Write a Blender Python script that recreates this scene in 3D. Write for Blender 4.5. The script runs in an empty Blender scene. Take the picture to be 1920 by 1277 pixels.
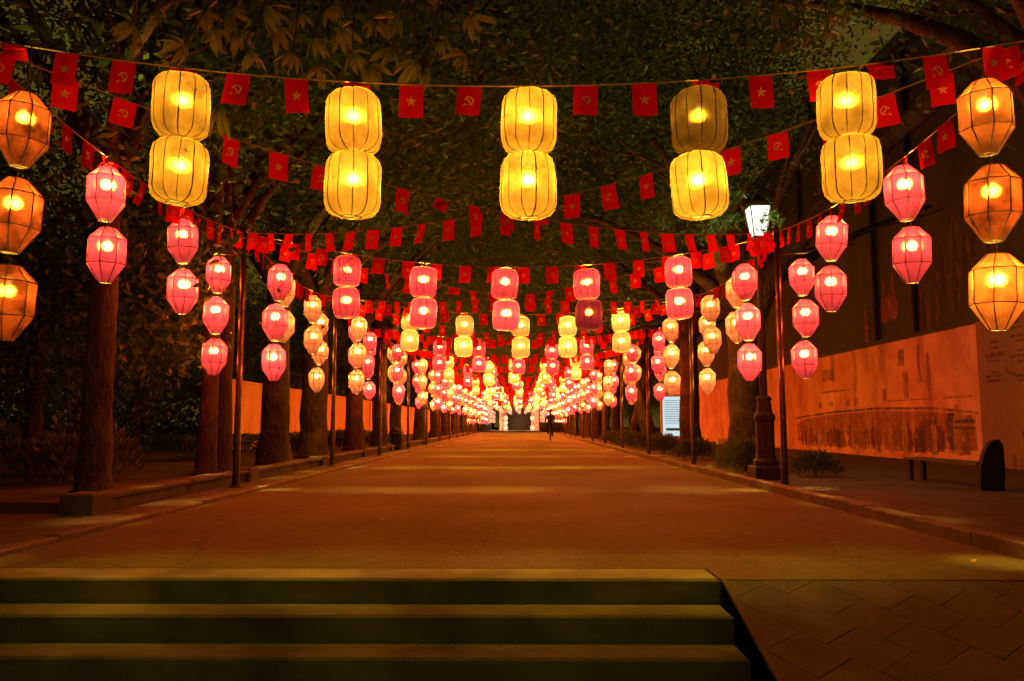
import bpy, bmesh, math, random
from mathutils import Vector, Matrix, noise

R = math.radians
rng = random.Random(7)
scn = bpy.context.scene
col = scn.collection

# ------------------------------------------------------------------ camera, sky, exposure
cam_d = bpy.data.cameras.new('camera')
cam_d.sensor_width = 36.0
cam_d.lens = 36.0 * 1500 / 1920
cam_d.clip_start = 0.05
cam_d.clip_end = 600
cam = bpy.data.objects.new('camera', cam_d)
cam.location = (0, 0, 0.95)
cam.rotation_euler = (R(90 + 5.97), 0, R(0.46))
col.objects.link(cam)
scn.camera = cam

world = bpy.data.worlds.new('World')
scn.world = world
world.use_nodes = True
wn = world.node_tree.nodes
wn['Background'].inputs['Color'].default_value = (1.0, 0.66, 0.09, 1)     # dim city glow under a night sky
wn['Background'].inputs['Strength'].default_value = 0.080

scn.view_settings.view_transform = 'Standard'
scn.view_settings.look = 'None'
scn.view_settings.exposure = 0
scn.view_settings.gamma = 1
scn.view_settings.use_curve_mapping = False
scn.render.engine = 'CYCLES'
cy = scn.cycles
cy.use_denoising = True
cy.max_bounces = 4
cy.diffuse_bounces = 1
cy.glossy_bounces = 1
cy.transmission_bounces = 3
cy.transparent_max_bounces = 16
cy.caustics_reflective = False
cy.caustics_refractive = False
cy.sample_clamp_indirect = 3.0
cy.use_light_tree = True

# ------------------------------------------------------------------ main measures (metres; road runs along +Y, its surface is z = 0)
ROWS = 20
ROW0, PITCH = 5.7, 6.07
def row_y(k): return ROW0 + PITCH * k
POST_L, POST_R, POST_H = -4.12, 3.86, 3.85
WALL_R, WALL_L = 10.2, -9.0
LAMP_W = 142.0          # bulb power of one lantern

# ------------------------------------------------------------------ mesh helpers
class MB:
    def __init__(self):
        self.v, self.f, self.m, self.mi = [], [], [], 0
    def quad(self, a, b, c, d):
        n = len(self.v); self.v += [tuple(a), tuple(b), tuple(c), tuple(d)]
        self.f.append((n, n+1, n+2, n+3)); self.m.append(self.mi)
    def poly(self, pts):
        n = len(self.v); self.v += [tuple(p) for p in pts]
        self.f.append(tuple(range(n, n+len(pts)))); self.m.append(self.mi)
    def box(self, x0, x1, y0, y1, z0, z1, ch=0.0):
        n = len(self.v)
        self.v += [(x0+ch,y0+ch,z1),(x1-ch,y0+ch,z1),(x1-ch,y1-ch,z1),(x0+ch,y1-ch,z1)]
        if ch > 0:
            self.v += [(x0,y0,z1-ch),(x1,y0,z1-ch),(x1,y1,z1-ch),(x0,y1,z1-ch)]
        self.v += [(x0,y0,z0),(x1,y0,z0),(x1,y1,z0),(x0,y1,z0)]
        self.f.append((n,n+1,n+2,n+3)); self.m.append(self.mi)
        lv = 2 if ch > 0 else 1
        for L in range(lv):
            a = n + 4*L; b = a + 4
            for i in range(4):
                j = (i+1) % 4
                self.f.append((a+j, a+i, b+i, b+j)); self.m.append(self.mi)
        b = n + 4*lv
        self.f.append((b+3,b+2,b+1,b)); self.m.append(self.mi)
    def tube(self, pts, rad, sides=6, cap=True, jit=0.0, rr=None):
        pts = [Vector(p) for p in pts]
        if not isinstance(rad, (list, tuple)): rad = [rad]*len(pts)
        base = len(self.v)
        up = None
        for i, p in enumerate(pts):
            d = (pts[min(i+1,len(pts)-1)] - pts[max(i-1,0)])
            d = d.normalized() if d.length > 1e-9 else Vector((0,0,1))
            if up is None:
                up = Vector((1,0,0)) if abs(d.x) < .8 else Vector((0,1,0))
            a = (up - d*up.dot(d))
            a = a.normalized() if a.length > 1e-6 else d.orthogonal().normalized()
            up = a
            b = d.cross(a)
            for s in range(sides):
                t = 2*math.pi*s/sides
                r = rad[i]
                if jit and rr: r *= 1 + rr.uniform(-jit, jit)
                self.v.append(tuple(p + a*(math.cos(t)*r) + b*(math.sin(t)*r)))
        for i in range(len(pts)-1):
            for s in range(sides):
                t = (s+1) % sides
                self.f.append((base+i*sides+s, base+i*sides+t, base+(i+1)*sides+t, base+(i+1)*sides+s)); self.m.append(self.mi)
        if cap:
            self.f.append(tuple(base+s for s in reversed(range(sides)))); self.m.append(self.mi)
            e = base+(len(pts)-1)*sides
            self.f.append(tuple(e+s for s in range(sides))); self.m.append(self.mi)
    def lathe(self, prof, n=16, c=(0,0,0), lobe=0.0, lobes=0, phase=0.0):
        base = len(self.v)
        for (r, z) in prof:
            for s in range(n):
                t = 2*math.pi*s/n + phase
                k = 1 + (lobe*abs(math.sin(lobes*(t-phase)/2)) if lobes else 0)
                self.v.append((c[0]+r*k*math.cos(t), c[1]+r*k*math.sin(t), c[2]+z))
        for i in range(len(prof)-1):
            for s in range(n):
                t = (s+1) % n
                self.f.append((base+i*n+s, base+i*n+t, base+(i+1)*n+t, base+(i+1)*n+s)); self.m.append(self.mi)
    def add(self, other, M=None, mi=None):
        n = len(self.v)
        for v in other.v:
            self.v.append(tuple(M @ Vector(v)) if M is not None else v)
        for f, m in zip(other.f, other.m):
            self.f.append(tuple(i+n for i in f)); self.m.append(m if mi is None else mi)
    def mesh(self, name, mats, smooth=False):
        me = bpy.data.meshes.new(name)
        me.from_pydata(self.v, [], self.f)
        for mt in (mats if isinstance(mats, (list, tuple)) else [mats]):
            me.materials.append(mt)
        if any(self.m): me.polygons.foreach_set('material_index', self.m)
        if smooth: me.polygons.foreach_set('use_smooth', [True]*len(me.polygons))
        me.update()
        return me

def link(name, me, parent=None, loc=(0,0,0), rot=(0,0,0), **props):
    o = bpy.data.objects.new(name, me)
    o.location = loc; o.rotation_euler = rot
    if parent is not None: o.parent = parent
    for k, v in props.items(): o[k] = v
    col.objects.link(o)
    return o
def thing(name, label, cat, loc=(0,0,0), rot=(0,0,0), group=None, me=None):
    o = link(name, me, None, loc, rot, label=label, category=cat)
    if group: o['group'] = group
    return o
def struct(name, me=None, loc=(0,0,0)):
    return link(name, me, None, loc, kind='structure')

# ------------------------------------------------------------------ materials
def new_mat(name):
    m = bpy.data.materials.new(name); m.use_nodes = True
    nt = m.node_tree; nt.nodes.clear()
    out = nt.nodes.new('ShaderNodeOutputMaterial')
    return m, nt, out
def N(nt, kind, **kw):
    n = nt.nodes.new(kind)
    for k, v in kw.items():
        if k.startswith('i_'):
            n.inputs[k[2:].replace('_', ' ')].default_value = v
        else: setattr(n, k, v)
    return n
def math_n(nt, op, a, b=None, c=None, clamp=False):
    n = nt.nodes.new('ShaderNodeMath'); n.operation = op; n.use_clamp = clamp
    for i, x in enumerate((a, b, c)):
        if x is None: continue
        if isinstance(x, (int, float)): n.inputs[i].default_value = x
        else: nt.links.new(x, n.inputs[i])
    return n.outputs[0]
def mixc(nt, fac, a, b, mode='MIX'):
    n = nt.nodes.new('ShaderNodeMix'); n.data_type = 'RGBA'; n.blend_type = mode
    for sock, x in ((n.inputs[0], fac), (n.inputs[6], a), (n.inputs[7], b)):
        if isinstance(x, (int, float)): sock.default_value = x
        elif isinstance(x, (tuple, list)): sock.default_value = (*x[:3], 1)
        else: nt.links.new(x, sock)
    return n.outputs[2]
def ramp(nt, fac, lo, hi):
    n = nt.nodes.new('ShaderNodeMapRange'); n.clamp = True
    nt.links.new(fac, n.inputs[0]); n.inputs[1].default_value = lo; n.inputs[2].default_value = hi
    return n.outputs[0]
def tex(nt, kind, vec, scale, detail=3.0, rough=.55, **kw):
    n = nt.nodes.new(kind)
    nt.links.new(vec, n.inputs['Vector']); n.inputs['Scale'].default_value = scale
    if 'Detail' in n.inputs: n.inputs['Detail'].default_value = detail
    if 'Roughness' in n.inputs and kind == 'ShaderNodeTexNoise': n.inputs['Roughness'].default_value = rough
    for k, v in kw.items(): setattr(n, k, v)
    return n
def coords(nt, space='Object', scale=None, rnd=False):
    c = nt.nodes.new('ShaderNodeTexCoord').outputs[space]
    if space == 'World':
        pass
    if rnd:
        oi = nt.nodes.new('ShaderNodeObjectInfo')
        mul = math_n(nt, 'MULTIPLY', oi.outputs['Random'], 40.0)
        cb = nt.nodes.new('ShaderNodeCombineXYZ')
        for i in range(3): nt.links.new(mul, cb.inputs[i])
        ad = nt.nodes.new('ShaderNodeVectorMath'); ad.operation = 'ADD'
        nt.links.new(c, ad.inputs[0]); nt.links.new(cb.outputs[0], ad.inputs[1]); c = ad.outputs[0]
    if scale:
        mp = nt.nodes.new('ShaderNodeMapping'); nt.links.new(c, mp.inputs[0]); mp.inputs['Scale'].default_value = scale
        c = mp.outputs[0]
    return c
def position(nt, scale=None):
    c = nt.nodes.new('ShaderNodeNewGeometry').outputs['Position']
    if scale:
        mp = nt.nodes.new('ShaderNodeMapping'); nt.links.new(c, mp.inputs[0]); mp.inputs['Scale'].default_value = scale
        c = mp.outputs[0]
    return c

def surface(name, c1, c2, scale=4.0, rough=(.6,.9), bump=.2, bscale=60, vec='Object', stretch=None, detail=6, spec=.4, metal=0.0, dist=.01, rnd=False, lo=.35, hi=.65):
    m, nt, out = new_mat(name)
    v = position(nt, stretch) if vec == 'Position' else coords(nt, vec, stretch, rnd)
    n1 = tex(nt, 'ShaderNodeTexNoise', v, scale, detail)
    f = ramp(nt, n1.outputs['Fac'], lo, hi)
    p = nt.nodes.new('ShaderNodeBsdfPrincipled')
    nt.links.new(mixc(nt, f, c1, c2), p.inputs['Base Color'])
    n2 = tex(nt, 'ShaderNodeTexNoise', v, scale*2.3, 3)
    nt.links.new(math_n(nt, 'MULTIPLY_ADD', n2.outputs['Fac'], rough[1]-rough[0], rough[0]), p.inputs['Roughness'])
    p.inputs['Specular IOR Level'].default_value = spec
    p.inputs['Metallic'].default_value = metal
    if bump:
        n3 = tex(nt, 'ShaderNodeTexNoise', v, bscale, 4)
        b = nt.nodes.new('ShaderNodeBump'); b.inputs['Strength'].default_value = bump; b.inputs['Distance'].default_value = dist
        nt.links.new(n3.outputs['Fac'], b.inputs['Height']); nt.links.new(b.outputs[0], p.inputs['Normal'])
    nt.links.new(p.outputs[0], out.inputs[0])
    return m

def flat_paint(name, c, rough=.7):
    return surface(name, [x*.75 for x in c], c, 9, (rough-.1, rough+.15), .1, 80)

def emitter(name, c, s, sample=True):
    m, nt, out = new_mat(name)
    e = N(nt, 'ShaderNodeEmission'); e.inputs[0].default_value = (*c, 1); e.inputs[1].default_value = s
    nt.links.new(e.outputs[0], out.inputs[0])
    if not sample: m.cycles.emission_sampling = 'NONE'
    return m

def shade_mat(name, cloth, tint, pattern, clear=.13, grime=.55):
    """Lantern cloth: it lets part of the bulb through and glows where the bulb lights its inside."""
    m, nt, out = new_mat(name)
    v0 = coords(nt, 'Object'); v = coords(nt, 'Object', None, True)
    g = tex(nt, 'ShaderNodeTexNoise', v, 7.0, 6, .65)
    dirt = ramp(nt, g.outputs['Fac'], .36, .60)
    g2 = tex(nt, 'ShaderNodeTexNoise', v, 34.0, 3, .6)
    speck = ramp(nt, g2.outputs['Fac'], .30, .44)
    keep = math_n(nt, 'MULTIPLY', math_n(nt, 'MULTIPLY_ADD', dirt, 1-grime, grime), math_n(nt, 'MULTIPLY_ADD', speck, .15, .85))
    if pattern == 'flowers':
        wv = tex(nt, 'ShaderNodeTexNoise', v, 9.0, 2)
        wm = mixc(nt, .13, v, wv.outputs['Color'], 'ADD')
        e = tex(nt, 'ShaderNodeTexVoronoi', wm, 24.0, feature='DISTANCE_TO_EDGE')
        line = math_n(nt, 'SUBTRACT', 1.0, ramp(nt, e.outputs['Distance'], .012, .045))
        sx = nt.nodes.new('ShaderNodeSeparateXYZ'); nt.links.new(v0, sx.inputs[0])
        band = math_n(nt, 'MULTIPLY', ramp(nt, sx.outputs[2], .19, .23), math_n(nt, 'SUBTRACT', 1.0, ramp(nt, sx.outputs[2], .33, .37)))
        b2 = tex(nt, 'ShaderNodeTexNoise', v, 5.5, 1)
        band = math_n(nt, 'MULTIPLY', band, ramp(nt, b2.outputs['Fac'], .47, .56))
        line = math_n(nt, 'MULTIPLY', line, band)
        keep = math_n(nt, 'MULTIPLY', keep, math_n(nt, 'MULTIPLY_ADD', line, -.75, 1.0))
    elif pattern == 'scroll':
        e = tex(nt, 'ShaderNodeTexVoronoi', v, 13.0, feature='F1')
        s = math_n(nt, 'ABSOLUTE', math_n(nt, 'SINE', math_n(nt, 'MULTIPLY', e.outputs['Distance'], 15.0)))
        line = math_n(nt, 'SUBTRACT', 1.0, ramp(nt, s, .08, .26))
        keep = math_n(nt, 'MULTIPLY', keep, math_n(nt, 'MULTIPLY_ADD', line, -.6, 1.0))
    cc = mixc(nt, 1.0, cloth, keep, 'MULTIPLY')
    tt = mixc(nt, 1.0, tint, keep, 'MULTIPLY')
    tl = N(nt, 'ShaderNodeBsdfTranslucent'); nt.links.new(cc, tl.inputs[0])
    df = N(nt, 'ShaderNodeBsdfDiffuse'); nt.links.new(cc, df.inputs[0])
    tr = N(nt, 'ShaderNodeBsdfTransparent'); nt.links.new(tt, tr.inputs[0])
    a = N(nt, 'ShaderNodeMixShader'); a.inputs[0].default_value = .45
    nt.links.new(tl.outputs[0], a.inputs[1]); nt.links.new(df.outputs[0], a.inputs[2])
    fw = N(nt, 'ShaderNodeBsdfRefraction'); fw.distribution = 'BECKMANN'; fw.inputs['IOR'].default_value = 1.25; fw.inputs['Roughness'].default_value = .68
    nt.links.new(mixc(nt, 1.0, mixc(nt, .5, tt, (.85,.62,.26)), (.16,.16,.16), 'MULTIPLY'), fw.inputs[0])
    a2 = N(nt, 'ShaderNodeMixShader'); a2.inputs[0].default_value = .35
    nt.links.new(a.outputs[0], a2.inputs[1]); nt.links.new(fw.outputs[0], a2.inputs[2])
    b = N(nt, 'ShaderNodeMixShader'); b.inputs[0].default_value = 1-clear
    nt.links.new(tr.outputs[0], b.inputs[1]); nt.links.new(a2.outputs[0], b.inputs[2])
    nt.links.new(b.outputs[0], out.inputs[0])
    return m

def leaf_mat(name, c1, c2, trans=.35, rough=.5):
    m, nt, out = new_mat(name)
    v = position(nt)
    n = tex(nt, 'ShaderNodeTexNoise', v, 1.6, 4)
    f = ramp(nt, n.outputs['Fac'], .35, .65)
    c = mixc(nt, f, c1, c2)
    p = nt.nodes.new('ShaderNodeBsdfPrincipled'); nt.links.new(c, p.inputs['Base Color'])
    p.inputs['Roughness'].default_value = rough; p.inputs['Specular IOR Level'].default_value = .35
    t = N(nt, 'ShaderNodeBsdfTranslucent'); nt.links.new(c, t.inputs[0])
    mx = N(nt, 'ShaderNodeMixShader'); mx.inputs[0].default_value = trans
    nt.links.new(p.outputs[0], mx.inputs[1]); nt.links.new(t.outputs[0], mx.inputs[2])
    nt.links.new(mx.outputs[0], out.inputs[0])
    return m

def cloth_mat(name, c, trans=.4):
    m, nt, out = new_mat(name)
    v = coords(nt, 'Object', None, True)
    n = tex(nt, 'ShaderNodeTexNoise', v, 12, 4)
    cc = mixc(nt, ramp(nt, n.outputs['Fac'], .3, .7), [x*.78 for x in c], c)
    d = N(nt, 'ShaderNodeBsdfDiffuse'); t = N(nt, 'ShaderNodeBsdfTranslucent')
    nt.links.new(cc, d.inputs[0]); nt.links.new(cc, t.inputs[0])
    mx = N(nt, 'ShaderNodeMixShader'); mx.inputs[0].default_value = trans
    nt.links.new(d.outputs[0], mx.inputs[1]); nt.links.new(t.outputs[0], mx.inputs[2])
    nt.links.new(mx.outputs[0], out.inputs[0])
    return m

def asphalt_mat():
    m, nt, out = new_mat('asphalt')
    v = position(nt)
    big = tex(nt, 'ShaderNodeTexNoise', position(nt, (.35, .12, 1)), 1.0, 5)
    fine = tex(nt, 'ShaderNodeTexNoise', v, 55, 4, .7)
    grit = tex(nt, 'ShaderNodeTexVoronoi', v, 120)
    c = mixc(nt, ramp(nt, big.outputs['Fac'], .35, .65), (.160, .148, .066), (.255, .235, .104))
    c = mixc(nt, ramp(nt, fine.outputs['Fac'], .3, .75), mixc(nt, 1.0, c, (.45, .45, .45), 'MULTIPLY'), c)
    mid = tex(nt, 'ShaderNodeTexNoise', v, 9, 5, .7)
    c = mixc(nt, ramp(nt, mid.outputs['Fac'], .35, .65), mixc(nt, 1.0, c, (.72, .72, .72), 'MULTIPLY'), c)
    grain = tex(nt, 'ShaderNodeTexNoise', v, 160, 2, .8)
    c = mixc(nt, ramp(nt, grain.outputs['Fac'], .58, .70), c, (.30, .25, .15))
    # cracks and repair patches
    cw = mixc(nt, .5, v, tex(nt, 'ShaderNodeTexNoise', v, 1.2, 3).outputs['Color'], 'ADD')
    cr = tex(nt, 'ShaderNodeTexVoronoi', cw, .28, feature='DISTANCE_TO_EDGE')
    crack = math_n(nt, 'SUBTRACT', 1.0, ramp(nt, cr.outputs['Distance'], .002, .008))
    c = mixc(nt, math_n(nt, 'MULTIPLY', crack, .3), c, (.03, .03, .03))
    p = nt.nodes.new('ShaderNodeBsdfPrincipled'); nt.links.new(c, p.inputs['Base Color'])
    worn = tex(nt, 'ShaderNodeTexNoise', position(nt, (.5, .5, 1)), 1.0, 4)
    nt.links.new(math_n(nt, 'MULTIPLY_ADD', ramp(nt, worn.outputs['Fac'], .3, .7), .2, .66), p.inputs['Roughness'])
    p.inputs['Specular IOR Level'].default_value = .22
    b = nt.nodes.new('ShaderNodeBump'); b.inputs['Strength'].default_value = .7; b.inputs['Distance'].default_value = .010
    hh = math_n(nt, 'ADD', fine.outputs['Fac'], grit.outputs['Distance'])
    nt.links.new(hh, b.inputs['Height']); nt.links.new(b.outputs[0], p.inputs['Normal'])
    nt.links.new(p.outputs[0], out.inputs[0])
    return m

def bark_mat():
    m, nt, out = new_mat('bark')
    v = coords(nt, 'Object', (1, 1, .42), True)
    n1 = tex(nt, 'ShaderNodeTexNoise', v, 14, 6, .65)
    n2 = tex(nt, 'ShaderNodeTexVoronoi', v, 16)
    n3 = tex(nt, 'ShaderNodeTexNoise', coords(nt, 'Object', None, True), 2.2, 4)
    c = mixc(nt, ramp(nt, n1.outputs['Fac'], .35, .65), (.018, .015, .009), (.052, .042, .026))
    c = mixc(nt, math_n(nt, 'MULTIPLY', ramp(nt, n3.outputs['Fac'], .5, .65), .5), c, (.085, .08, .06))
    p = nt.nodes.new('ShaderNodeBsdfPrincipled'); nt.links.new(c, p.inputs['Base Color'])
    p.inputs['Roughness'].default_value = .85; p.inputs['Specular IOR Level'].default_value = .25
    b = nt.nodes.new('ShaderNodeBump'); b.inputs['Strength'].default_value = .8; b.inputs['Distance'].default_value = .03
    nt.links.new(math_n(nt, 'ADD', n1.outputs['Fac'], n2.outputs['Distance']), b.inputs['Height'])
    nt.links.new(b.outputs[0], p.inputs['Normal']); nt.links.new(p.outputs[0], out.inputs[0])
    return m

def plaster_mat(name, c1, c2, stain, streak=.7):
    m, nt, out = new_mat(name)
    v = position(nt)
    blot = tex(nt, 'ShaderNodeTexNoise', v, .9, 6, .6)
    run = tex(nt, 'ShaderNodeTexNoise', position(nt, (1.0, 1.0, .25)), 1.3, 6, .62)
    fine = tex(nt, 'ShaderNodeTexNoise', v, 22, 5, .65)
    c = mixc(nt, ramp(nt, blot.outputs['Fac'], .35, .65), c1, c2)
    c = mixc(nt, math_n(nt, 'MULTIPLY', ramp(nt, run.outputs['Fac'], .52, .68), streak), c, stain)
    c = mixc(nt, math_n(nt, 'MULTIPLY', ramp(nt, fine.outputs['Fac'], .55, .75), .35), c, stain)
    p = nt.nodes.new('ShaderNodeBsdfPrincipled'); nt.links.new(c, p.inputs['Base Color'])
    p.inputs['Roughness'].default_value = .85; p.inputs['Specular IOR Level'].default_value = .25
    b = nt.nodes.new('ShaderNodeBump'); b.inputs['Strength'].default_value = .3; b.inputs['Distance'].default_value = .01
    nt.links.new(fine.outputs['Fac'], b.inputs['Height']); nt.links.new(b.outputs[0], p.inputs['Normal'])
    nt.links.new(p.outputs[0], out.inputs[0])
    return m

M = {}
M['asphalt'] = asphalt_mat()
M['soil'] = surface('soil', (.035,.028,.018), (.075,.06,.04), 2.2, (.8,1), .6, 25, 'Position', dist=.03)
M['paving'] = surface('paving', (.036,.034,.026), (.068,.062,.047), 1.6, (.6,.9), .35, 50, 'Position')
M['slab'] = surface('slab_stone', (.075,.062,.045), (.125,.105,.08), 3.5, (.6,.9), .4, 70, 'Position')
M['kerb'] = surface('kerb_concrete', (.09,.075,.055), (.165,.14,.105), 3, (.7,.95), .4, 60, 'Position')
M['step'] = surface('step_concrete', (.13,.135,.08), (.32,.31,.20), 1.7, (.8,.95), .6, 38, 'Position')
M['bark'] = bark_mat()
M['planter'] = surface('planter_stone', (.04,.037,.025), (.08,.072,.05), 3, (.7,.95), .4, 60, 'Position')
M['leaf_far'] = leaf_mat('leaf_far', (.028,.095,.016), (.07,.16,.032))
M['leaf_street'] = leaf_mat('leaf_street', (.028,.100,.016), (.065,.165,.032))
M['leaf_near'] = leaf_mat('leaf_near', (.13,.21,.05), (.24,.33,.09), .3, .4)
M['shrub'] = leaf_mat('shrub_leaf', (.04,.07,.015), (.11,.13,.03))
M['pole'] = surface('dark_pole_paint', (.03,.022,.016), (.06,.045,.03), 12, (.28,.45), .1, 60, spec=.6, metal=.6)
M['iron'] = surface('cast_iron', (.010,.012,.010), (.022,.023,.02), 12, (.6,.8), .2, 60, spec=.2)
M['cord'] = surface('rope', (.16,.13,.06), (.28,.22,.10), 30, (.7,.9), 0, 60)
M['wire'] = surface('black_wire', (.02,.014,.01), (.035,.022,.014), 30, (.5,.7), 0, 60)
M['red'] = cloth_mat('red_flag_cloth', (.62,.012,.018), .45)
M['gold'] = cloth_mat('gold_print', (.95,.55,.09), .3)
M['wall_r'] = plaster_mat('mural_plaster', (.62,.32,.17), (.90,.56,.34), (.34,.16,.08), .85)
M['wall_text'] = plaster_mat('text_panel_plaster', (.27,.18,.11), (.32,.22,.13), (.18,.12,.07), .5)
M['wall_up'] = plaster_mat('upper_wall_paint', (.045,.066,.030), (.068,.085,.042), (.03,.042,.02), .5)
M['wall_l'] = plaster_mat('ochre_plaster', (.76,.50,.30), (.86,.62,.40), (.52,.31,.16), .6)
M['bulb'] = emitter('hot_bulb', (1.0,.80,.42), 14.0, False)
M['sh_yellow'] = shade_mat('yellow_silk', (.088,.053,.0270), (.80,.38,.06), 'flowers', .13, .5)
M['sh_copper'] = shade_mat('stained_copper_silk', (.105,.026,.0150), (.80,.22,.07), 'scroll', .15, .18)
M['sh_pale'] = shade_mat('pale_yellow_silk', (.0400,.0250,.0400), (.86,.44,.14), 'flowers', .13, .75)
M['sh_pink'] = shade_mat('pink_silk', (.0400,.0052,.0290), (.82,.13,.12), None, .13, .72)
M['sh_orange'] = shade_mat('orange_painted_silk', (.082,.026,.0160), (.80,.28,.09), 'scroll', .13, .42)
M['sh_cream'] = shade_mat('pale_orange_silk', (.0430,.0155,.0300), (.84,.30,.12), 'scroll', .13, .7)

# ------------------------------------------------------------------ ground, road, pavements
m = MB(); m.box(-90, 90, -12, 260, -1.2, -.62); struct('ground', m.mesh('ground', M['soil']))
m = MB(); m.box(-90, -3.86, 3.2, 240, -.6, .03); m2 = m
struct('park_ground', m.mesh('park_ground', M['soil']))
m = MB(); m.box(3.72, 90, 5.06, 240, -.6, .04); struct('right_pavement', m.mesh('right_pavement', M['paving']))
m = MB(); m.box(-3.86, 3.72, 5.43, 240, -.6, 0.0)
m.box(1.246, 3.72, 5.054, 5.43, -.6, 0.0)
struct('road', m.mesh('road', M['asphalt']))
m = MB(); m.box(-4.29, -3.862, 5.43, 130, 0.0, .036); struct('left_pavement', m.mesh('left_pavement', M['paving']))
m = MB(); m.box(-12, 12, -12, 4.0, -.62, -.605); struct('lower_pavement', m.mesh('lower_pavement', M['paving']))

def kerb(x0, x1, ztop, y0, near, far):
    root = struct('kerb')
    ms = [MB() for _ in range(3)]
    me = []
    for i, b in enumerate(ms):
        b.box(x0, x1, .006, .994 - .003*i, -.2, ztop - .004*i, .012); me.append(b.mesh('kerb_stone', M['kerb']))
    y = y0; i = 0
    while y < near:
        link('kerb_stone', me[i % 3], root, (rng.uniform(-.006,.006), y, rng.uniform(-.006,.004))); y += 1.0; i += 1
    b = MB()
    while y < far:
        b.box(x0, x1, y+.006, y+.994, -.2, ztop, .012); y += 1.0
    link('kerb_run', b.mesh('kerb_run', M['kerb']), root, kind='stuff')
kerb(-3.86, -3.72, .055, 3.6, 46, 130)
kerb(3.56, 3.72, .115, 5.45, 46, 130)

# flight of steps in front of the camera (top edge at road level)
XL, XR = -3.856, 1.24
steps = struct('steps')
ys = [5.07, 4.76, 4.45, 4.14]
for i, yy in enumerate(ys):
    b = MB()
    back = 5.43 if i == 0 else ys[i-1] + .02
    b.box(XL - .0005*i, XR, yy, back, -.63, -.15*i, .014)
    link('step', b.mesh('step', M['step']), steps)
# ramp of paving slabs right of the steps
def ramp_z(y): return -.27 * (5.05 - y) if y < 5.05 else 0.0
ramp_o = struct('ramp')
b = MB()
prof = [(5.05, -.009), (3.0, ramp_z(3.0) - .009), (3.0, -.65), (5.05, -.65)]
X0, X1 = XR + .004, 12.0
b.poly([(X0, y, z) for y, z in prof]); b.poly([(X1, y, z) for y, z in reversed(prof)])
for i in range(4):
    (ya, za), (yb, zb) = prof[i], prof[(i+1) % 4]
    b.quad((X0, ya, za), (X1, ya, za), (X1, yb, zb), (X0, yb, zb))
link('ramp_bed', b.mesh('ramp_bed', M['soil']), ramp_o)
b = MB()
for (ya, yb) in ((5.044, 2.9),):
    b.quad((X0, ya, ramp_z(ya)+.012), (X0+.03, ya, ramp_z(ya)+.012), (X0+.03, yb, ramp_z(yb)+.012), (X0, yb, ramp_z(yb)+.012))
    b.quad((X0, ya, -.6), (X0, ya, ramp_z(ya)+.012), (X0, yb, ramp_z(yb)+.012), (X0, yb, -.6))
    b.quad((X0+.03, ya, ramp_z(ya)+.012), (X0+.03, ya, -.2), (X0+.03, yb, ramp_z(yb)-.1), (X0+.03, yb, ramp_z(yb)+.012))
    b.quad((X0, ya, ramp_z(ya)+.012), (X0, ya, -.2), (X0+.03, ya, -.2), (X0+.03, ya, ramp_z(ya)+.012))
link('ramp_edge', b.mesh('ramp_edge', M['slab']), ramp_o)
def clip_poly(pts, f):
    out = []
    for i in range(len(pts)):
        p, q = pts[i], pts[(i+1) % len(pts)]
        fp, fq = f(p), f(q)
        if fp >= 0: out.append(p)
        if fp*fq < 0:
            t = fp/(fp-fq); out.append((p[0]+(q[0]-p[0])*t, p[1]+(q[1]-p[1])*t))
    return out
ca, sa = math.cos(R(36)), math.sin(R(36))
sl = .30
for i in range(-22, 40):
    for j in range(-24, 22):
        g = .0022
        off = .5*sl if i % 2 else 0
        q = [(i*sl+g, j*sl+off+g), ((i+1)*sl-g, j*sl+off+g), ((i+1)*sl-g, (j+1)*sl+off-g), (i*sl+g, (j+1)*sl+off-g)]
        q = [(X0+1.2 + x*ca - y*sa, 4.2 + x*sa + y*ca) for x, y in q]
        for f in (lambda p: p[0]-(X0+.034), lambda p: 6.2-p[0], lambda p: 5.04-p[1], lambda p: p[1]-3.0):
            q = clip_poly(q, f)
            if len(q) < 3: break
        if len(q) < 3: continue
        ar = abs(sum(q[k][0]*q[(k+1) % len(q)][1]-q[(k+1) % len(q)][0]*q[k][1] for k in range(len(q))))/2
        if ar < .0006: continue
        dz = rng.uniform(-.0012, .0015); tl = rng.uniform(-.0015, .0015)
        top = [(x, y, ramp_z(y)+dz+tl*(x-q[0][0])) for x, y in q]
        b = MB(); b.poly(top)
        bot = [(x, y, z-.04) for x, y, z in top]
        for k in range(len(top)):
            k2 = (k+1) % len(top); b.quad(top[k2], top[k], bot[k], bot[k2])
        link('paving_slab', b.mesh('paving_slab', M['slab']), ramp_o)

# low planter on the left with its own coping stones
pl = thing('planter', 'long low stone planter edge running along the left pavement under the trees', 'planter', (-4.5, 8.35, -.07))
b = MB(); y = 0.0; seg = 0
while y < 62:
    b.box(-.05, .12, y, y+2.38, .0, .24); y += 2.4
link('wall_body', b.mesh('wall_body', M['planter']), pl)
cop = [MB(), MB()]; cm = []
for i, c in enumerate(cop):
    c.box(-.09, .18, .008, 1.19, .24, .292-.006*i, .012); cm.append(c.mesh('coping_stone', M['planter']))
for i in range(38):
    link('coping_stone', cm[i % 2], pl, (rng.uniform(-.012,.012), 1.2*i, rng.uniform(-.003,.006)), (0, 0, rng.uniform(-.008,.008)))
for i in range(7):
    b = MB(); b.box(-.13, .21, -.2, .2, .0, .315, .015)
    link('pier', b.mesh('pier', M['planter']), pl, (0, 4.8*i, 0))
m = MB(); m.box(-40, -4.56, 8.4, 130, .0, .14); struct('planted_bed', m.mesh('planted_bed', M['soil']))

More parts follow.
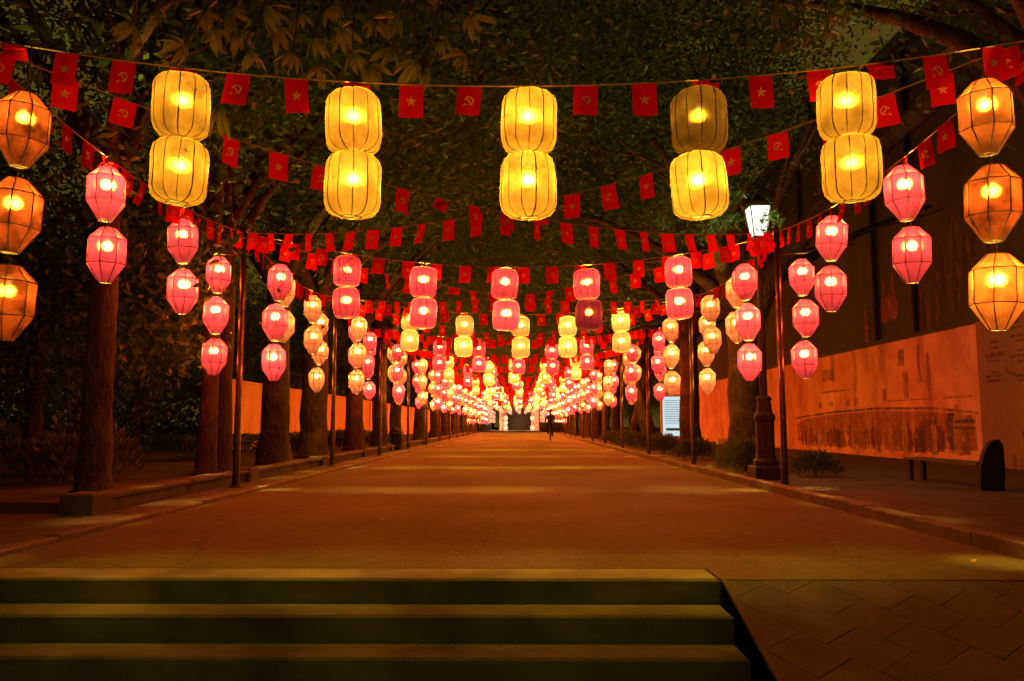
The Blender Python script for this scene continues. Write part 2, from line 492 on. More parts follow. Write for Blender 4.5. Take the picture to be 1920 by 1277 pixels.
# ------------------------------------------------------------------ left ochre wall
def left_wall():
    root = thing('garden_wall', 'long ochre plaster garden wall glowing orange behind the left tree trunks', 'wall', (WALL_L, 24.0, 0))
    y = 0
    k = 0
    while y < 62:
        L = 6.2
        b = MB(); b.box(-.25, 0, y+.0, y+L-.36, 0, 2.28)
        link('wall_panel', b.mesh('wall_panel', M['wall_l']), root)
        b = MB(); b.box(-.30, .07, y+L-.36, y+L, 0, 2.36)
        link('pier', b.mesh('pier', M['wall_l']), root)
        b = MB(); b.box(-.32, .06, y-.0, y+L-.362, 2.28, 2.36, .015)
        link('coping', b.mesh('coping', M['wall_l']), root)
        y += L
left_wall()
# iron railing above the garden wall
rl = thing('railing', 'dark iron spiked railing standing on the left ochre wall', 'railing', (WALL_L-.12, 30.0, 2.36))
b = MB(); b.tube([(0,0,.15),(0,9.8,.15)], .018, 5); b.tube([(0,0,.62),(0,9.8,.62)], .018, 5)
link('rail', b.mesh('rail', M['iron']), rl)
b = MB(); b.tube([(0,0,0),(0,0,.72)], .012, 4); b.lathe([(.02,.72),(.0,.84)], 4)
sp = b.mesh('spike', M['iron'])
for i in range(70): link('spike', sp, rl, (0, .14*i, 0))

# ------------------------------------------------------------------ right mural wall
def worn_paint(name, c):
    m = flat_paint(name, c); nt = m.node_tree
    out = [n for n in nt.nodes if n.type == 'OUTPUT_MATERIAL'][0]; p = [n for n in nt.nodes if n.type == 'BSDF_PRINCIPLED'][0]
    v = position(nt, (1, 1, .55))
    a = tex(nt, 'ShaderNodeTexNoise', v, 2.4, 5, .6); b2 = tex(nt, 'ShaderNodeTexNoise', v, 10.0, 4, .65)
    f = math_n(nt, 'MULTIPLY', ramp(nt, a.outputs['Fac'], .30, .55), ramp(nt, b2.outputs['Fac'], .25, .55))
    t = N(nt, 'ShaderNodeBsdfTransparent'); mx = N(nt, 'ShaderNodeMixShader')
    nt.links.new(math_n(nt, 'MULTIPLY', f, .85), mx.inputs[0]); nt.links.new(t.outputs[0], mx.inputs[1]); nt.links.new(p.outputs[0], mx.inputs[2]); nt.links.new(mx.outputs[0], out.inputs[0])
    return m
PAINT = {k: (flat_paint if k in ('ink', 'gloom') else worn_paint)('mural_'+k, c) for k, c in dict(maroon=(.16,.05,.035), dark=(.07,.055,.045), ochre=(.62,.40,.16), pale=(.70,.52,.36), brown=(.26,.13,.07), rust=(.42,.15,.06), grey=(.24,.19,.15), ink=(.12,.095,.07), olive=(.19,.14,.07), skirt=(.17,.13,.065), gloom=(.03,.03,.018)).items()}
def on_wall(b, x, pts, d=.004):
    """a painted shape: a thin raised film of paint on a wall facing -X; pts are (y, z)"""
    a = [(x-d, y, z) for y, z in pts]; c = [(x+.002, y, z) for y, z in pts]
    b.poly(a)
    for i in range(len(pts)):
        j = (i+1) % len(pts); b.quad(a[i], c[i], c[j], a[j])
mw = thing('mural_wall', 'long plaster wall with a painted street mural glowing orange on the right', 'wall', (WALL_R, 17.7, 0))
def wl(name, b, mat, parent=mw):
    me = b.mesh(name, mat); me.transform(Matrix.Translation((-WALL_R, -17.7, 0))); return link(name, me, parent)
y = 17.72; k = 0
while y < 52:
    b = MB(); b.box(WALL_R, WALL_R+.4, y+.003, min(y+4.9, 52)-.003, -.1, 3.18); wl('wall_panel', b, M['wall_r']); y += 4.9
b = MB(); b.box(WALL_R-.07, WALL_R+.42, 17.72, 52, 3.18, 3.30, .02); wl('coping', b, M['wall_up'])
b = MB(); b.box(WALL_R-.06, WALL_R+.1, 17.72, 52, -.1, .16, .01); wl('plinth', b, M['wall_r'])
# mural: long tram with its roof line, people and doorways in front
b = MB()
on_wall(b, WALL_R, [(17.9,1.14),(18.3,1.20),(20.0,1.31),(23.0,1.36),(26.0,1.30),(28.6,1.20),(29.7,1.12),(29.7,1.18),(28.4,1.27),(25.9,1.37),(23.0,1.425),(20.0,1.375),(18.2,1.26),(17.9,1.22)][::-1])
wl('painted_roof_line', b, PAINT['dark'])
b = MB()
on_wall(b, WALL_R, [(18.0,.36),(18.0,1.14),(20.0,1.27),(23.0,1.32),(26.0,1.26),(28.6,1.15),(29.5,.95),(29.5,.36)], .0025)
wl('painted_tram', b, PAINT['rust'])
mr = random.Random(3)
def rough_shape(pts, j):
    out = []
    for i in range(len(pts)):
        p, q = pts[i], pts[(i+1) % len(pts)]
        for t in (0, .33, .67): out.append((p[0]+(q[0]-p[0])*t + mr.uniform(-j,j), p[1]+(q[1]-p[1])*t + mr.uniform(-j,j)))
    return out
yy = 29.0; n = 0
while yy > 18.2:
    sc = 1.25 - (yy-18)/11*.6
    w = mr.uniform(.16,.5)*sc; h = mr.uniform(.45,.85)*sc; z0 = .2 + mr.uniform(0,.08)
    b = MB()
    pts = [(yy-w/2, z0)] + [(yy - w/2*math.cos(math.pi*t/5), z0 + h*.75 + h*.25*math.sin(math.pi*t/5)) for t in range(6)] + [(yy+w/2, z0)]
    on_wall(b, WALL_R, rough_shape(pts, .022), .0045 + .0004*(n % 4)); wl('painted_doorway', b, PAINT[mr.choice(('maroon','dark','brown','dark','maroon','grey'))])
    if mr.random() < .8:
        b = MB(); y3 = yy + mr.uniform(-.3,.3)*sc; k = sc*mr.uniform(.55,.8)
        body = [(y3-.15*k,z0-.05),(y3-.24*k,z0+.5*k),(y3-.17*k,z0+.95*k),(y3-.06*k,z0+1.03*k),(y3-.08*k,z0+1.2*k),(y3,z0+1.27*k),(y3+.09*k,z0+1.18*k),(y3+.07*k,z0+1.03*k),(y3+.2*k,z0+.85*k),(y3+.2*k,z0+.4*k),(y3+.1*k,z0-.05)]
        on_wall(b, WALL_R, rough_shape(body, .015), .0070 + .0004*(n % 4)); wl('painted_figure', b, PAINT[mr.choice(('ochre','rust','brown','maroon','pale','ochre'))])
    yy -= mr.uniform(.28,.62)*sc; n += 1
for n, (y0, y1, z0, z1, c) in enumerate([(24.6,26.9,1.98,2.02,'brown'),(24.2,24.5,1.52,1.72,'brown'),(24.8,25.05,1.5,1.7,'brown'),(26.1,26.35,1.52,1.68,'brown'),(27.1,27.3,1.5,1.66,'brown'),(25.9,26.9,2.35,2.75,'brown'),(18.1,22.2,1.56,1.60,'rust'),(18.02,18.9,.98,1.04,'dark'),(18.02,18.9,.84,.90,'dark'),(20.35,20.5,2.0,2.95,'rust'),(21.2,21.5,2.5,2.95,'brown'),(22.3,22.5,1.6,1.9,'rust'),(21.0,21.25,1.62,2.3,'rust'),(19.9,20.05,1.8,2.7,'rust')]):
    b = MB(); on_wall(b, WALL_R, rough_shape([(y0,z0),(y0,z1),((y0+y1)/2,z1+mr.uniform(-.02,.04)),(y1,z1),(y1,z0)], min(.03,(z1-z0)*.2)), .0055+.0003*n); wl('painted_detail', b, PAINT[c])

# nearer panel with rows of faded print
tp = thing('print_panel', 'duller plaster wall panel with rows of faded dark lettering at the right edge', 'wall', (WALL_R-.06, 12.0, 0))
b = MB(); b.box(0, .5, 0, 5.7, -.1, 3.2); link('panel', b.mesh('panel', M['wall_text']), tp)
b = MB(); b.box(-.05, .55, 0, 5.7, 3.2, 3.3, .015); link('coping', b.mesh('coping', M['wall_up']), tp)
lr = random.Random(11)
for (yc, z, w, h) in [(5.06,2.69,.34,.055),(5.10,2.57,.34,.045),(5.05,2.42,.62,.10),(5.12,2.29,.42,.045),(5.12,2.05,.26,.045),(5.12,1.97,.62,.06),(5.12,1.87,.56,.06),
                      (4.22,2.74,.5,.06),(4.15,2.64,.36,.05),(4.12,2.44,.3,.05),(4.2,2.33,.72,.06),(4.12,2.22,.36,.06),(4.02,2.03,.3,.05),(4.1,1.93,.62,.065),(4.05,1.83,.5,.06),(4.3,3.02,.5,.06),(4.3,2.92,.4,.05)]:
    b = MB(); yy = yc - w/2
    while yy < yc + w/2 - .012:
        cw = lr.choice((.018,.026,.034)) * (1.5 if h > .09 else 1)
        if lr.random() > .14:
            k = lr.random()
            on_wall(b, 0, [(yy, z-h/2), (yy, z+h/2), (yy+cw*.3, z+h/2), (yy+cw*.3, z-h/2)], .003)
            if k > .3: on_wall(b, 0, [(yy, z+h/2-.012), (yy, z+h/2), (yy+cw, z+h/2), (yy+cw, z+h/2-.012)], .0036)
            if k < .7: on_wall(b, 0, [(yy+cw*.7, z-h/2), (yy+cw*.7, z+h*.3), (yy+cw, z+h*.3), (yy+cw, z-h/2)], .0033)
        yy += cw + .008
    link('print_line', b.mesh('print_line', PAINT['ink']), tp, kind='stuff')
b = MB(); on_wall(b, 0, [(4.75,2.14),(4.6,2.05),(4.35,1.97),(4.0,1.95),(4.0,1.91),(4.35,1.92),(4.62,2.0),(4.77,2.11)], .003); link('painted_stroke', b.mesh('painted_stroke', PAINT['ink']), tp)
b = MB(); on_wall(b, 0, [(4.22,.62),(4.28,.75),(4.22,.86),(4.15,.80),(4.18,.68)], .004); link('painted_mark', b.mesh('painted_mark', PAINT['gloom']), tp)
for yy, w, h in [(4.0,.14,.5),(4.6,.1,.38),(3.7,.12,.5),(4.35,.09,.3)]:
    b = MB(); on_wall(b, 0, [(yy-w,.02),(yy-w*.8,h*.7),(yy-w*.2,h),(yy+w*.5,h*.8),(yy+w,.02)], .004); link('painted_figure', b.mesh('painted_figure', PAINT['brown']), tp)

# taller building wall set back above the mural wall, with painted dancers
ub = thing('tall_building', 'tall dim olive building wall rising above the mural wall with painted figures', 'building', (WALL_R+.45, 12.0, 0))
UX = WALL_R + .45
y = 0.0
while y < 40:
    b = MB(); b.box(0, 6, y+.004, y+4.95, 0, 11.4); link('wall_panel', b.mesh('wall_panel', M['wall_up']), ub); y += 4.954
for yy in (9.2, 11.5, 17.5):
    b = MB(); b.tube([(-.09, yy, 3.3), (-.09, yy, 11.2)], .07, 8); link('drainpipe', b.mesh('drainpipe', M['iron']), ub)
b = MB(); b.box(-.22, 0, 0, 39.62, 11.4, 11.7, .02); link('cornice', b.mesh('cornice', M['wall_up']), ub)
for (yy, z, s, c) in [(8.4,3.9,1.15,'skirt'),(7.35,4.2,1.15,'skirt'),(6.85,4.75,1.05,'skirt'),(7.9,4.7,1.0,'skirt'),(8.9,3.75,1.0,'skirt'),(6.3,4.0,1.0,'skirt'),(6.5,5.35,.9,'skirt'),(7.25,5.4,.85,'skirt'),(5.9,4.8,.9,'skirt')]:
    b = MB()
    on_wall(b, 0, [(yy-.34*s,z-.1*s),(yy-.05*s,z+.75*s),(yy,z+.85*s),(yy+.05*s,z+.75*s),(yy+.34*s,z-.1*s),(yy+.1*s,z-.5*s),(yy-.1*s,z-.5*s)], .005+.0011*(int(yy*7)%5))
    link('painted_dancer', b.mesh('painted_dancer', PAINT[c]), ub)
    b = MB()
    on_wall(b, 0, [(yy-.09*s,z-.55*s),(yy-.1*s,z+.2*s),(yy-.03*s,z+.68*s),(yy+.03*s,z+.68*s),(yy+.1*s,z+.2*s),(yy+.09*s,z-.55*s)], .0113+.0007*(int(yy*7)%5))
    link('painted_robe', b.mesh('painted_robe', PAINT['gloom']), ub)
for (yy, z, h, w) in [(11.15,4.4,.75,.12),(10.55,4.45,.85,.13),(10.85,4.25,.4,.5),(9.05,3.75,.9,.11),(9.35,3.7,.6,.1),(12.4,3.8,.7,.1)]:
    b = MB(); on_wall(b, 0, rough_shape([(yy-w,z-.35),(yy-w,z+h*.5),(yy-w*.3,z+h),(yy+w*.3,z+h),(yy+w,z+h*.5),(yy+w,z-.35)], .02), .005+.0007*int(h*10))
    link('painted_tower', b.mesh('painted_tower', PAINT['rust']), ub)

# ------------------------------------------------------------------ lanterns
def lantern_meshes():
    rp = [(.075,0),(.120,.006),(.160,.022),(.186,.050),(.199,.090),(.2025,.14),(.2025,.23),(.2025,.32),(.199,.368),(.186,.408),(.160,.436),(.120,.451),(.075,.456)]
    hp = [(.064,0),(.122,.090),(.180,.180),(.181,.184),(.181,.30),(.181,.424),(.180,.428),(.127,.484),(.075,.54)]
    out = {}
    # round: twelve ribs, cloth puffed out between them
    s = MB(); s.lathe(rp, 48, lobe=.030, lobes=12)
    f = MB()
    for i in range(12):
        t = 2*math.pi*i/12
        f.tube([(r*1.004*math.cos(t), r*1.004*math.sin(t), z) for r, z in rp], .0034 if i % 3 else .0048, 4, False)
    def ring(b, r, z, n=16, rad=.004):
        b.tube([(r*math.cos(2*math.pi*i/n), r*math.sin(2*math.pi*i/n), z) for i in range(n+1)], rad, 4, False)
    ring(f, .075, 0); ring(f, .075, .456)
    f.tube([(-.075,0,0),(.075,0,0)], .003, 4); f.tube([(0,-.075,0),(0,.075,0)], .003, 4)
    f.tube([(0,0,.456),(0,0,.335)], .004, 5); f.tube([(-.075,0,.456),(.075,0,.456)], .003, 4)
    for q in (s, f): q.v = [(x*.965, y*.965, z) for x, y, z in q.v]
    out['round'] = (s, f, .456, .27)
    s = MB(); s.lathe(hp, 8, phase=math.pi/8)
    f = MB()
    for i in range(8):
        t = 2*math.pi*i/8 + math.pi/8
        f.tube([(r*1.006*math.cos(t), r*1.006*math.sin(t), z) for r, z in hp], .0042, 4, False)
    for r, z in ((.062,0),(.180,.182),(.180,.428),(.075,.54)):
        f.tube([(r*1.006*math.cos(2*math.pi*i/8+math.pi/8), r*1.006*math.sin(2*math.pi*i/8+math.pi/8), z) for i in range(9)], .0038, 4, False)
    f.tube([(-.06,0,0),(.06,0,0)], .003, 4); f.tube([(0,0,.54),(0,0,.43)], .004, 5); f.tube([(-.075,0,.54),(.075,0,.54)], .003, 4)
    out['hex'] = (s, f, .54, .36)
    return out
LM = lantern_meshes()
SH = {}
NV = 4
def dent(q, seed, amp):
    o = MB(); o.f, o.m = q.f, q.m
    off = Vector((seed*5.7, seed*2.3, 0))
    for v in q.v:
        p = Vector(v); d = noise.noise_vector(p*6.5 + off)*amp + noise.noise_vector(p*17 + off)*amp*.35
        o.v.append((v[0]+d.x, v[1]+d.y, v[2]+d.z*.5))
    return o
def variants():
    for kind in ('round', 'hex'):
        for j in range(NV):
            s, f, h, zb = LM[kind]
            a = .008 if kind == 'round' else .0035
            yield kind, j, dent(s, j+1, a), dent(f, j+1, a), h, zb
for kind, jv, s, f, h, zb in variants():
    for colr in ('yellow', 'pink', 'orange', 'cream', 'pale', 'copper'):
        SH[kind, colr, jv] = s.mesh('shade', M['sh_'+colr], kind == 'round')
        q = MB(); q.add(s, mi=0); q.add(f, mi=1)
        bl = MB(); bl.lathe([(.002,-.019),(.014,-.013),(.019,0),(.014,.013),(.002,.019)], 8, (0,0,zb+.055))
        q.add(bl, mi=2)
        cd = MB(); cd.tube([(0,0,h),(0,0,h+.08)], .007, 4); q.add(cd, mi=1)
        SH[kind, colr, 'one', jv] = q.mesh('lantern', [M['sh_'+colr], M['wire'], M['bulb']], kind == 'round')
    SH[kind, 'frame', jv] = f.mesh('frame', M['wire'])
    b = MB(); b.lathe([(.002,-.019),(.014,-.013),(.019,0),(.014,.013),(.002,.019)], 10, (0,0,zb+.055))
    SH[kind, 'bulb'] = b.mesh('bulb', M['bulb'], True)
    b = MB(); b.lathe([(.010,.019),(.010,.06),(.004,.065)], 8, (0,0,zb+.055))
    SH[kind, 'socket'] = b.mesh('socket', M['wire'])
GLOW = dict(pale=emitter('far_pale_lantern_glow', (1.0,.56,.16), 1.3), yellow=emitter('far_yellow_lantern_glow', (1.0,.54,.12), 1.35), pink=emitter('far_pink_lantern_glow', (1.0,.27,.20), 1.1), cream=emitter('far_cream_lantern_glow', (1.0,.48,.16), 1.35), orange=emitter('far_orange_lantern_glow', (1.0,.45,.12), 1.2))
for kind in ('round', 'hex'):
    for colr in GLOW:
        q = MB(); q.add(LM[kind][0], mi=0)
        SH[kind, colr, 'far'] = q.mesh('lantern', GLOW[colr], kind == 'round')
LCOL = dict(copper=(1.0,.50,.05), pale=(1.0,.58,.05), yellow=(1.0,.58,.045), pink=(1.0,.46,.07), orange=(1.0,.54,.05), cream=(1.0,.56,.06))
LIGHTS = {}
def bulb_light(colr, power):
    p = round(power, 1)
    if (colr, p) not in LIGHTS:
        l = bpy.data.lights.new('bulb_light', 'POINT'); l.energy = p; l.color = LCOL[colr]; l.shadow_soft_size = .03
        LIGHTS[colr, p] = l
    return LIGHTS[colr, p]
CORD = {}
def cord_mesh(L):
    L = round(L, 2)
    if L not in CORD:
        b = MB(); b.tube([(0,0,0),(0,0,L)], .006, 4); CORD[L] = b.mesh('hanging_cord', M['wire'])
    return CORD[L]
def lantern(kind, colr, x, y, z, label, group, detail, power=1.0, cord=.02):
    """z = height of the lantern's lower rim"""
    s, f, h, zb = LM[kind]
    rot = (rng.uniform(-.05,.05), rng.uniform(-.06,.06), rng.uniform(0, 6.28)); jv = rng.randrange(NV)
    nm = 'round_lantern' if kind == 'round' else 'faceted_lantern'
    if detail:
        o = thing(nm, label, 'lantern', (x,y,z), rot, group)
        link('shade', SH[kind, colr, jv], o); link('frame', SH[kind, 'frame', jv], o)
        b = link('bulb', SH[kind, 'bulb'] if power > .05 else SH[kind, 'socket'], o)
        if power > .05: link('socket', SH[kind, 'socket'], b)
        if cord > .015: link('hanging_cord', cord_mesh(cord), o, (0,0,h))
    else:
        o = thing(nm, label, 'lantern', (x,y,z), rot, group, SH[(kind, colr, 'one', jv) if y < 96 else (kind, colr, 'far')])
    if power > .05 and y < 96:
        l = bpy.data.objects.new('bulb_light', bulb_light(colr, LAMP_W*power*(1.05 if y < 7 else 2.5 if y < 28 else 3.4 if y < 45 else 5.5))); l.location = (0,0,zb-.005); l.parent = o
        col.objects.link(l)
    return o

ORD = ['nearest','second','third','fourth','fifth','sixth','seventh','eighth','ninth','tenth']
SAG = [-.06, -.22, -.10, -.05] + [rng.uniform(-.15,.03) for _ in range(ROWS)]
def cross_z(k, x): return 3.50 + SAG[k] + (.35 - SAG[k]*.9) * min(1.2, (x/4.1)**2)
XS = [[-2.44,-1.18,.075,1.31,2.36], [-2.55,-1.43,-.20,1.02,2.40], [-2.43,-1.21,.05,1.11,2.30]]
POSN = ['at the far left','second from the left','in the middle','second from the right','at the far right']
LEV3 = ['top','middle','bottom']
far_mb = {}
def far_add(kind, colr, x, y, z):
    q = far_mb.setdefault((kind, colr), MB())
    s = LM[kind][0]
    if kind == 'hex': q.add(s, Matrix.Translation((x,y,z)))
NIND = 15
for k in range(ROWS):
    y = row_y(k)
    colr = 'yellow' if k % 2 == 0 else 'pink'
    xs = XS[k] if k < 3 else [a + rng.uniform(-.28,.28) for a in (-2.42,-1.2,0,1.2,2.35)]
    det = k < 4
    for i, x in enumerate(xs):
        zt = cross_z(k, x) - .055 + rng.uniform(-.02,.02)*(1 if k < 3 else 4)
        for lv in range(2):
            zb = zt - .456*(lv+1) - .014*lv - (.065 if k == 0 else 0)
            pw = rng.uniform(.75, 1.25)
            if k < 8: lab = f"{'upper' if lv == 0 else 'lower'} {colr} round lantern {POSN[i]} of the {ORD[k]} row"; grp = f'round lanterns across the road'
            else: lab = f"small {colr} round lantern crowded among others far down the road"; grp = f'distant {colr} round lanterns'
            if k == 0 and i == 3 and lv == 0: pw = .14; lab = 'dim upper round lantern, brownish and barely lit, in the nearest yellow row'
            if k == 1 and i == 3 and lv == 1: pw = .2; lab = 'dim dark red lower round lantern in the second row'
            if k == 0: pw = [[.65,.75],[.85,.95],[1.0,1.05],[.14,1.2],[.7,.7]][i][lv]
            if k == 1 and pw: pw *= .85
            lantern('round', 'pale' if colr == 'yellow' and k else colr, x + rng.uniform(-.012,.012), y + rng.uniform(-.03,.03) - (.12 if k == 0 else 0), zb, lab, grp, det, pw, .07 if lv == 0 else .0)
    # triples at both ends of the row, and beside both poles
    hc0 = 'orange' if k == 0 else ('cream' if k % 2 == 0 else 'pink')
    def far_tint(): return hc0 if k < 8 else ('pink' if rng.random() < .62 else 'cream')
    hc = hc0
    for side, x in (('left', -3.6), ('right', 3.38)):
        if k == 0: x = -3.66 if side == 'left' else 3.41
        zt = 3.36 + rng.uniform(-.04,.05) if k else (3.36 if side == 'left' else 3.43)
        for lv in range(3):
            hc = far_tint(); zb = zt - .54 - .64*lv if k == 0 else zt - .54 - .6*lv - (.5 if k > 11 else 0)
            if k < 8: lab = f"{LEV3[lv]} {'stained copper' if k == 0 and (side == 'left' or lv == 1) else hc} faceted lantern at the {side} end of the {ORD[k]} row"; grp = 'faceted lanterns at the ends of the rows'
            else: lab = f"small {hc} faceted lantern crowded at the road edge far away"; grp = f'distant {hc} faceted lanterns'
            pw = rng.uniform(.7,1.2)
            if k == 0: pw = (.45,.55,.36)[lv] if side == 'left' else (.72,.5,1.25)[lv]
            if k < NIND: lantern('hex', 'copper' if k == 0 and (side == 'left' or lv == 1) else hc, x + rng.uniform(-.03,.03), y - (.06 if k == 0 else 0), zb, lab, grp, det, pw, .07 if lv else cross_z(k, x)-zt)
            else: far_add('hex', hc, x, y, zb)
    if k == 0: continue
    for side, x in (('left', -4.46), ('right', 4.2)):
        zt = 3.40 + rng.uniform(-.04,.04)
        for lv in range(3):
            hc = far_tint(); zb = zt - .54 - .61*lv - (.7 if k > 10 else 0)
            if k < 8: lab = f"{LEV3[lv]} {hc} faceted lantern hung outside the {ORD[k-1]} {side} pole"; grp = 'faceted lanterns beside the poles'
            else: lab = f"small {hc} faceted lantern crowded at the road edge far away"; grp = f'distant {hc} faceted lanterns'
            if k < NIND: lantern('hex', hc, x + rng.uniform(-.03,.03), y - .1, zb, lab, grp, det, rng.uniform(.7,1.2), .07)
            else: far_add('hex', hc, x, y-.1, zb)
    # two pairs on the side string of the bay in front of this row
    for side, x in (('left', -4.08), ('right', 3.8)):
        for j, fr in enumerate((.33, .64)):
            yy = row_y(k-1) + PITCH*fr
            zt = (3.50, 3.47)[j] + rng.uniform(-.03,.03)
            for lv in range(2):
                hc = far_tint(); zb = zt - .54 - .62*lv
                if k < 8: lab = f"{'upper' if lv == 0 else 'lower'} {hc} faceted lantern, {'first' if j == 0 else 'second'} pair before the {ORD[k-1]} {side} pole"; grp = 'faceted lanterns on the side strings'
                else: lab = f"small {hc} faceted lantern crowded at the road edge far away"; grp = f'distant {hc} faceted lanterns'
                if k < NIND: lantern('hex', hc, x + rng.uniform(-.03,.03), yy, zb, lab, grp, det, rng.uniform(.65,1.1), .08)
                else: far_add('hex', hc, x, yy, zb)
q = MB(); mats = []
FAR_E = GLOW
for i, ((kind, colr), b) in enumerate(sorted(far_mb.items())):
    mats.append(FAR_E[colr]); q.add(b, mi=i)
link('distant_faceted_lanterns', q.mesh('distant_faceted_lanterns', mats), None, kind='stuff', label='mass of tiny glowing faceted lanterns at the far end of the road', category='lanterns')

# ------------------------------------------------------------------ poles
b = MB(); b.lathe([(.05,0),(.05,1.2),(.046,1.21),(.044,3.78),(.02,3.80)], 12); shaft = b.mesh('shaft', M['pole'], True)
b = MB(); b.lathe([(.12,0),(.12,.015),(.06,.03),(.055,.10)], 10); foot = b.mesh('foot_plate', M['pole'])
b = MB(); b.tube([(0,0,0),(.42,0,.02)], .012, 6); arm = b.mesh('bracket', M['pole'])
b = MB(); b.lathe([(.03,0),(.055,.02),(.03,.07),(.004,.10)], 10); cap = b.mesh('pole_cap', M['pole'], True)
for k in range(ROWS):
    for side, x in (('left', POST_L), ('right', POST_R)):
        if k == 0: lab = f'slim dark pole at the {side} end of the nearest lantern row'
        elif k < 9: lab = f'slim dark metal pole, {ORD[k-1]} one along the {side} kerb'
        else: lab = 'thin dark lantern pole far down the road among glowing lanterns'
        o = thing('lantern_pole', lab, 'pole', (x, row_y(k), .03), (0, 0, 0), 'poles along the kerbs')
        link('shaft', shaft, o)
        if k < 9:
            link('foot_plate', foot, o); link('pole_cap', cap, o, (0,0,3.79))
            link('bracket', arm, o, (0,-.1 if k else 0,3.42), (0,0, math.pi if side == 'left' else 0))

# ------------------------------------------------------------------ flags on strings
FW, FH = .18, .245
def flag_wave(v, x, t):     # t: 0 at the top edge .. 1 at the hem
    if v == 0: return .012*t*math.sin(x*26+1)
    if v == 1: return .03*t*t + .012*math.sin(x*22+2+t*2)*t
    if v == 2: return -.035*t*t + .010*math.sin(x*30)*t
    return .05*t*x/FW + .014*math.sin(x*24+t*3)*t
def flag_pt(v, x, z, off=0.0):
    t = -z/FH
    sk = (.0, .012, -.014, .02)[v]
    return (x + sk*t, flag_wave(v, x, t) + off, z)
FLAG, STAR, SICK = [], [], []
for v in range(4):
    b = MB(); nx, nz = 4, 5
    for i in range(nx):
        for j in range(nz):
            x0, x1 = -FW/2+FW*i/nx, -FW/2+FW*(i+1)/nx; z0, z1 = -FH*j/nz, -FH*(j+1)/nz
            b.quad(flag_pt(v,x0,z0), flag_pt(v,x1,z0), flag_pt(v,x1,z1), flag_pt(v,x0,z1))
    me = b.mesh('flag', M['red'], True)
    bm = bmesh.new(); bm.from_mesh(me); bmesh.ops.remove_doubles(bm, verts=bm.verts, dist=.0004); bm.to_mesh(me); bm.free()
    FLAG.append(me)
    st = MB(); hk = MB()
    cz = -FH*.50
    for off in (.004, -.004):
        rr_ = .043
        pts = [( (rr_ if i % 2 == 0 else rr_*.40)*math.sin(math.pi*i/5), cz + (rr_ if i % 2 == 0 else rr_*.40)*math.cos(math.pi*i/5)) for i in range(10)]
        for i in range(10):
            st.poly([flag_pt(v,0,cz,off), flag_pt(v,*pts[i],off), flag_pt(v,*pts[(i+1)%10],off)])
        # sickle: crescent, handle; hammer: head and handle
        s0 = off > 0
        def P_(x, z): return flag_pt(v, x, cz+z, off)
        n = 12
        oa, ia = [], []
        for i in range(n+1):
            t = R(140 - 260*i/n)
            w = .013*math.sin(math.pi*min(1, .12+.88*i/n))**.6
            oa.append((.004+.036*math.cos(t), .004+.036*math.sin(t))); ia.append((.004+(.036-w)*math.cos(t), .004+(.036-w)*math.sin(t)))
        for i in range(n): hk.poly([P_(*oa[i]), P_(*oa[i+1]), P_(*ia[i+1]), P_(*ia[i])])
        hk.poly([P_(-.022,-.022), P_(-.016,-.029), P_(-.034,-.047), P_(-.042,-.040)])
        hk.poly([P_(-.024,.024), P_(-.017,.030), P_(.034,-.030), P_(.027,-.036)])
        hk.poly([P_(-.036,.014), P_(-.010,.042), P_(.000,.034), P_(-.026,.006)])
    STAR.append(st.mesh('star', M['gold'])); SICK.append(hk.mesh('hammer_and_sickle', M['gold']))
b = MB()                                         # a flag rolled up and folded over its string
nf = 6
fold = [(-.0,0,.0),(.03,.02,-.05),(-.02,.035,-.10),(.035,.02,-.075),(.06,-.02,-.03),(.09,.015,-.115)]
for i in range(nf-1):
    a, c = fold[i], fold[i+1]
    b.quad((a[0]-.09,a[1],a[2]),(a[0]+.06,a[1]+.02,a[2]+.01),(c[0]+.05,c[1]+.01,c[2]),(c[0]-.08,c[1]-.015,c[2]-.012))
FOLD = b.mesh('flag', M['red'], False)
far_flags = []
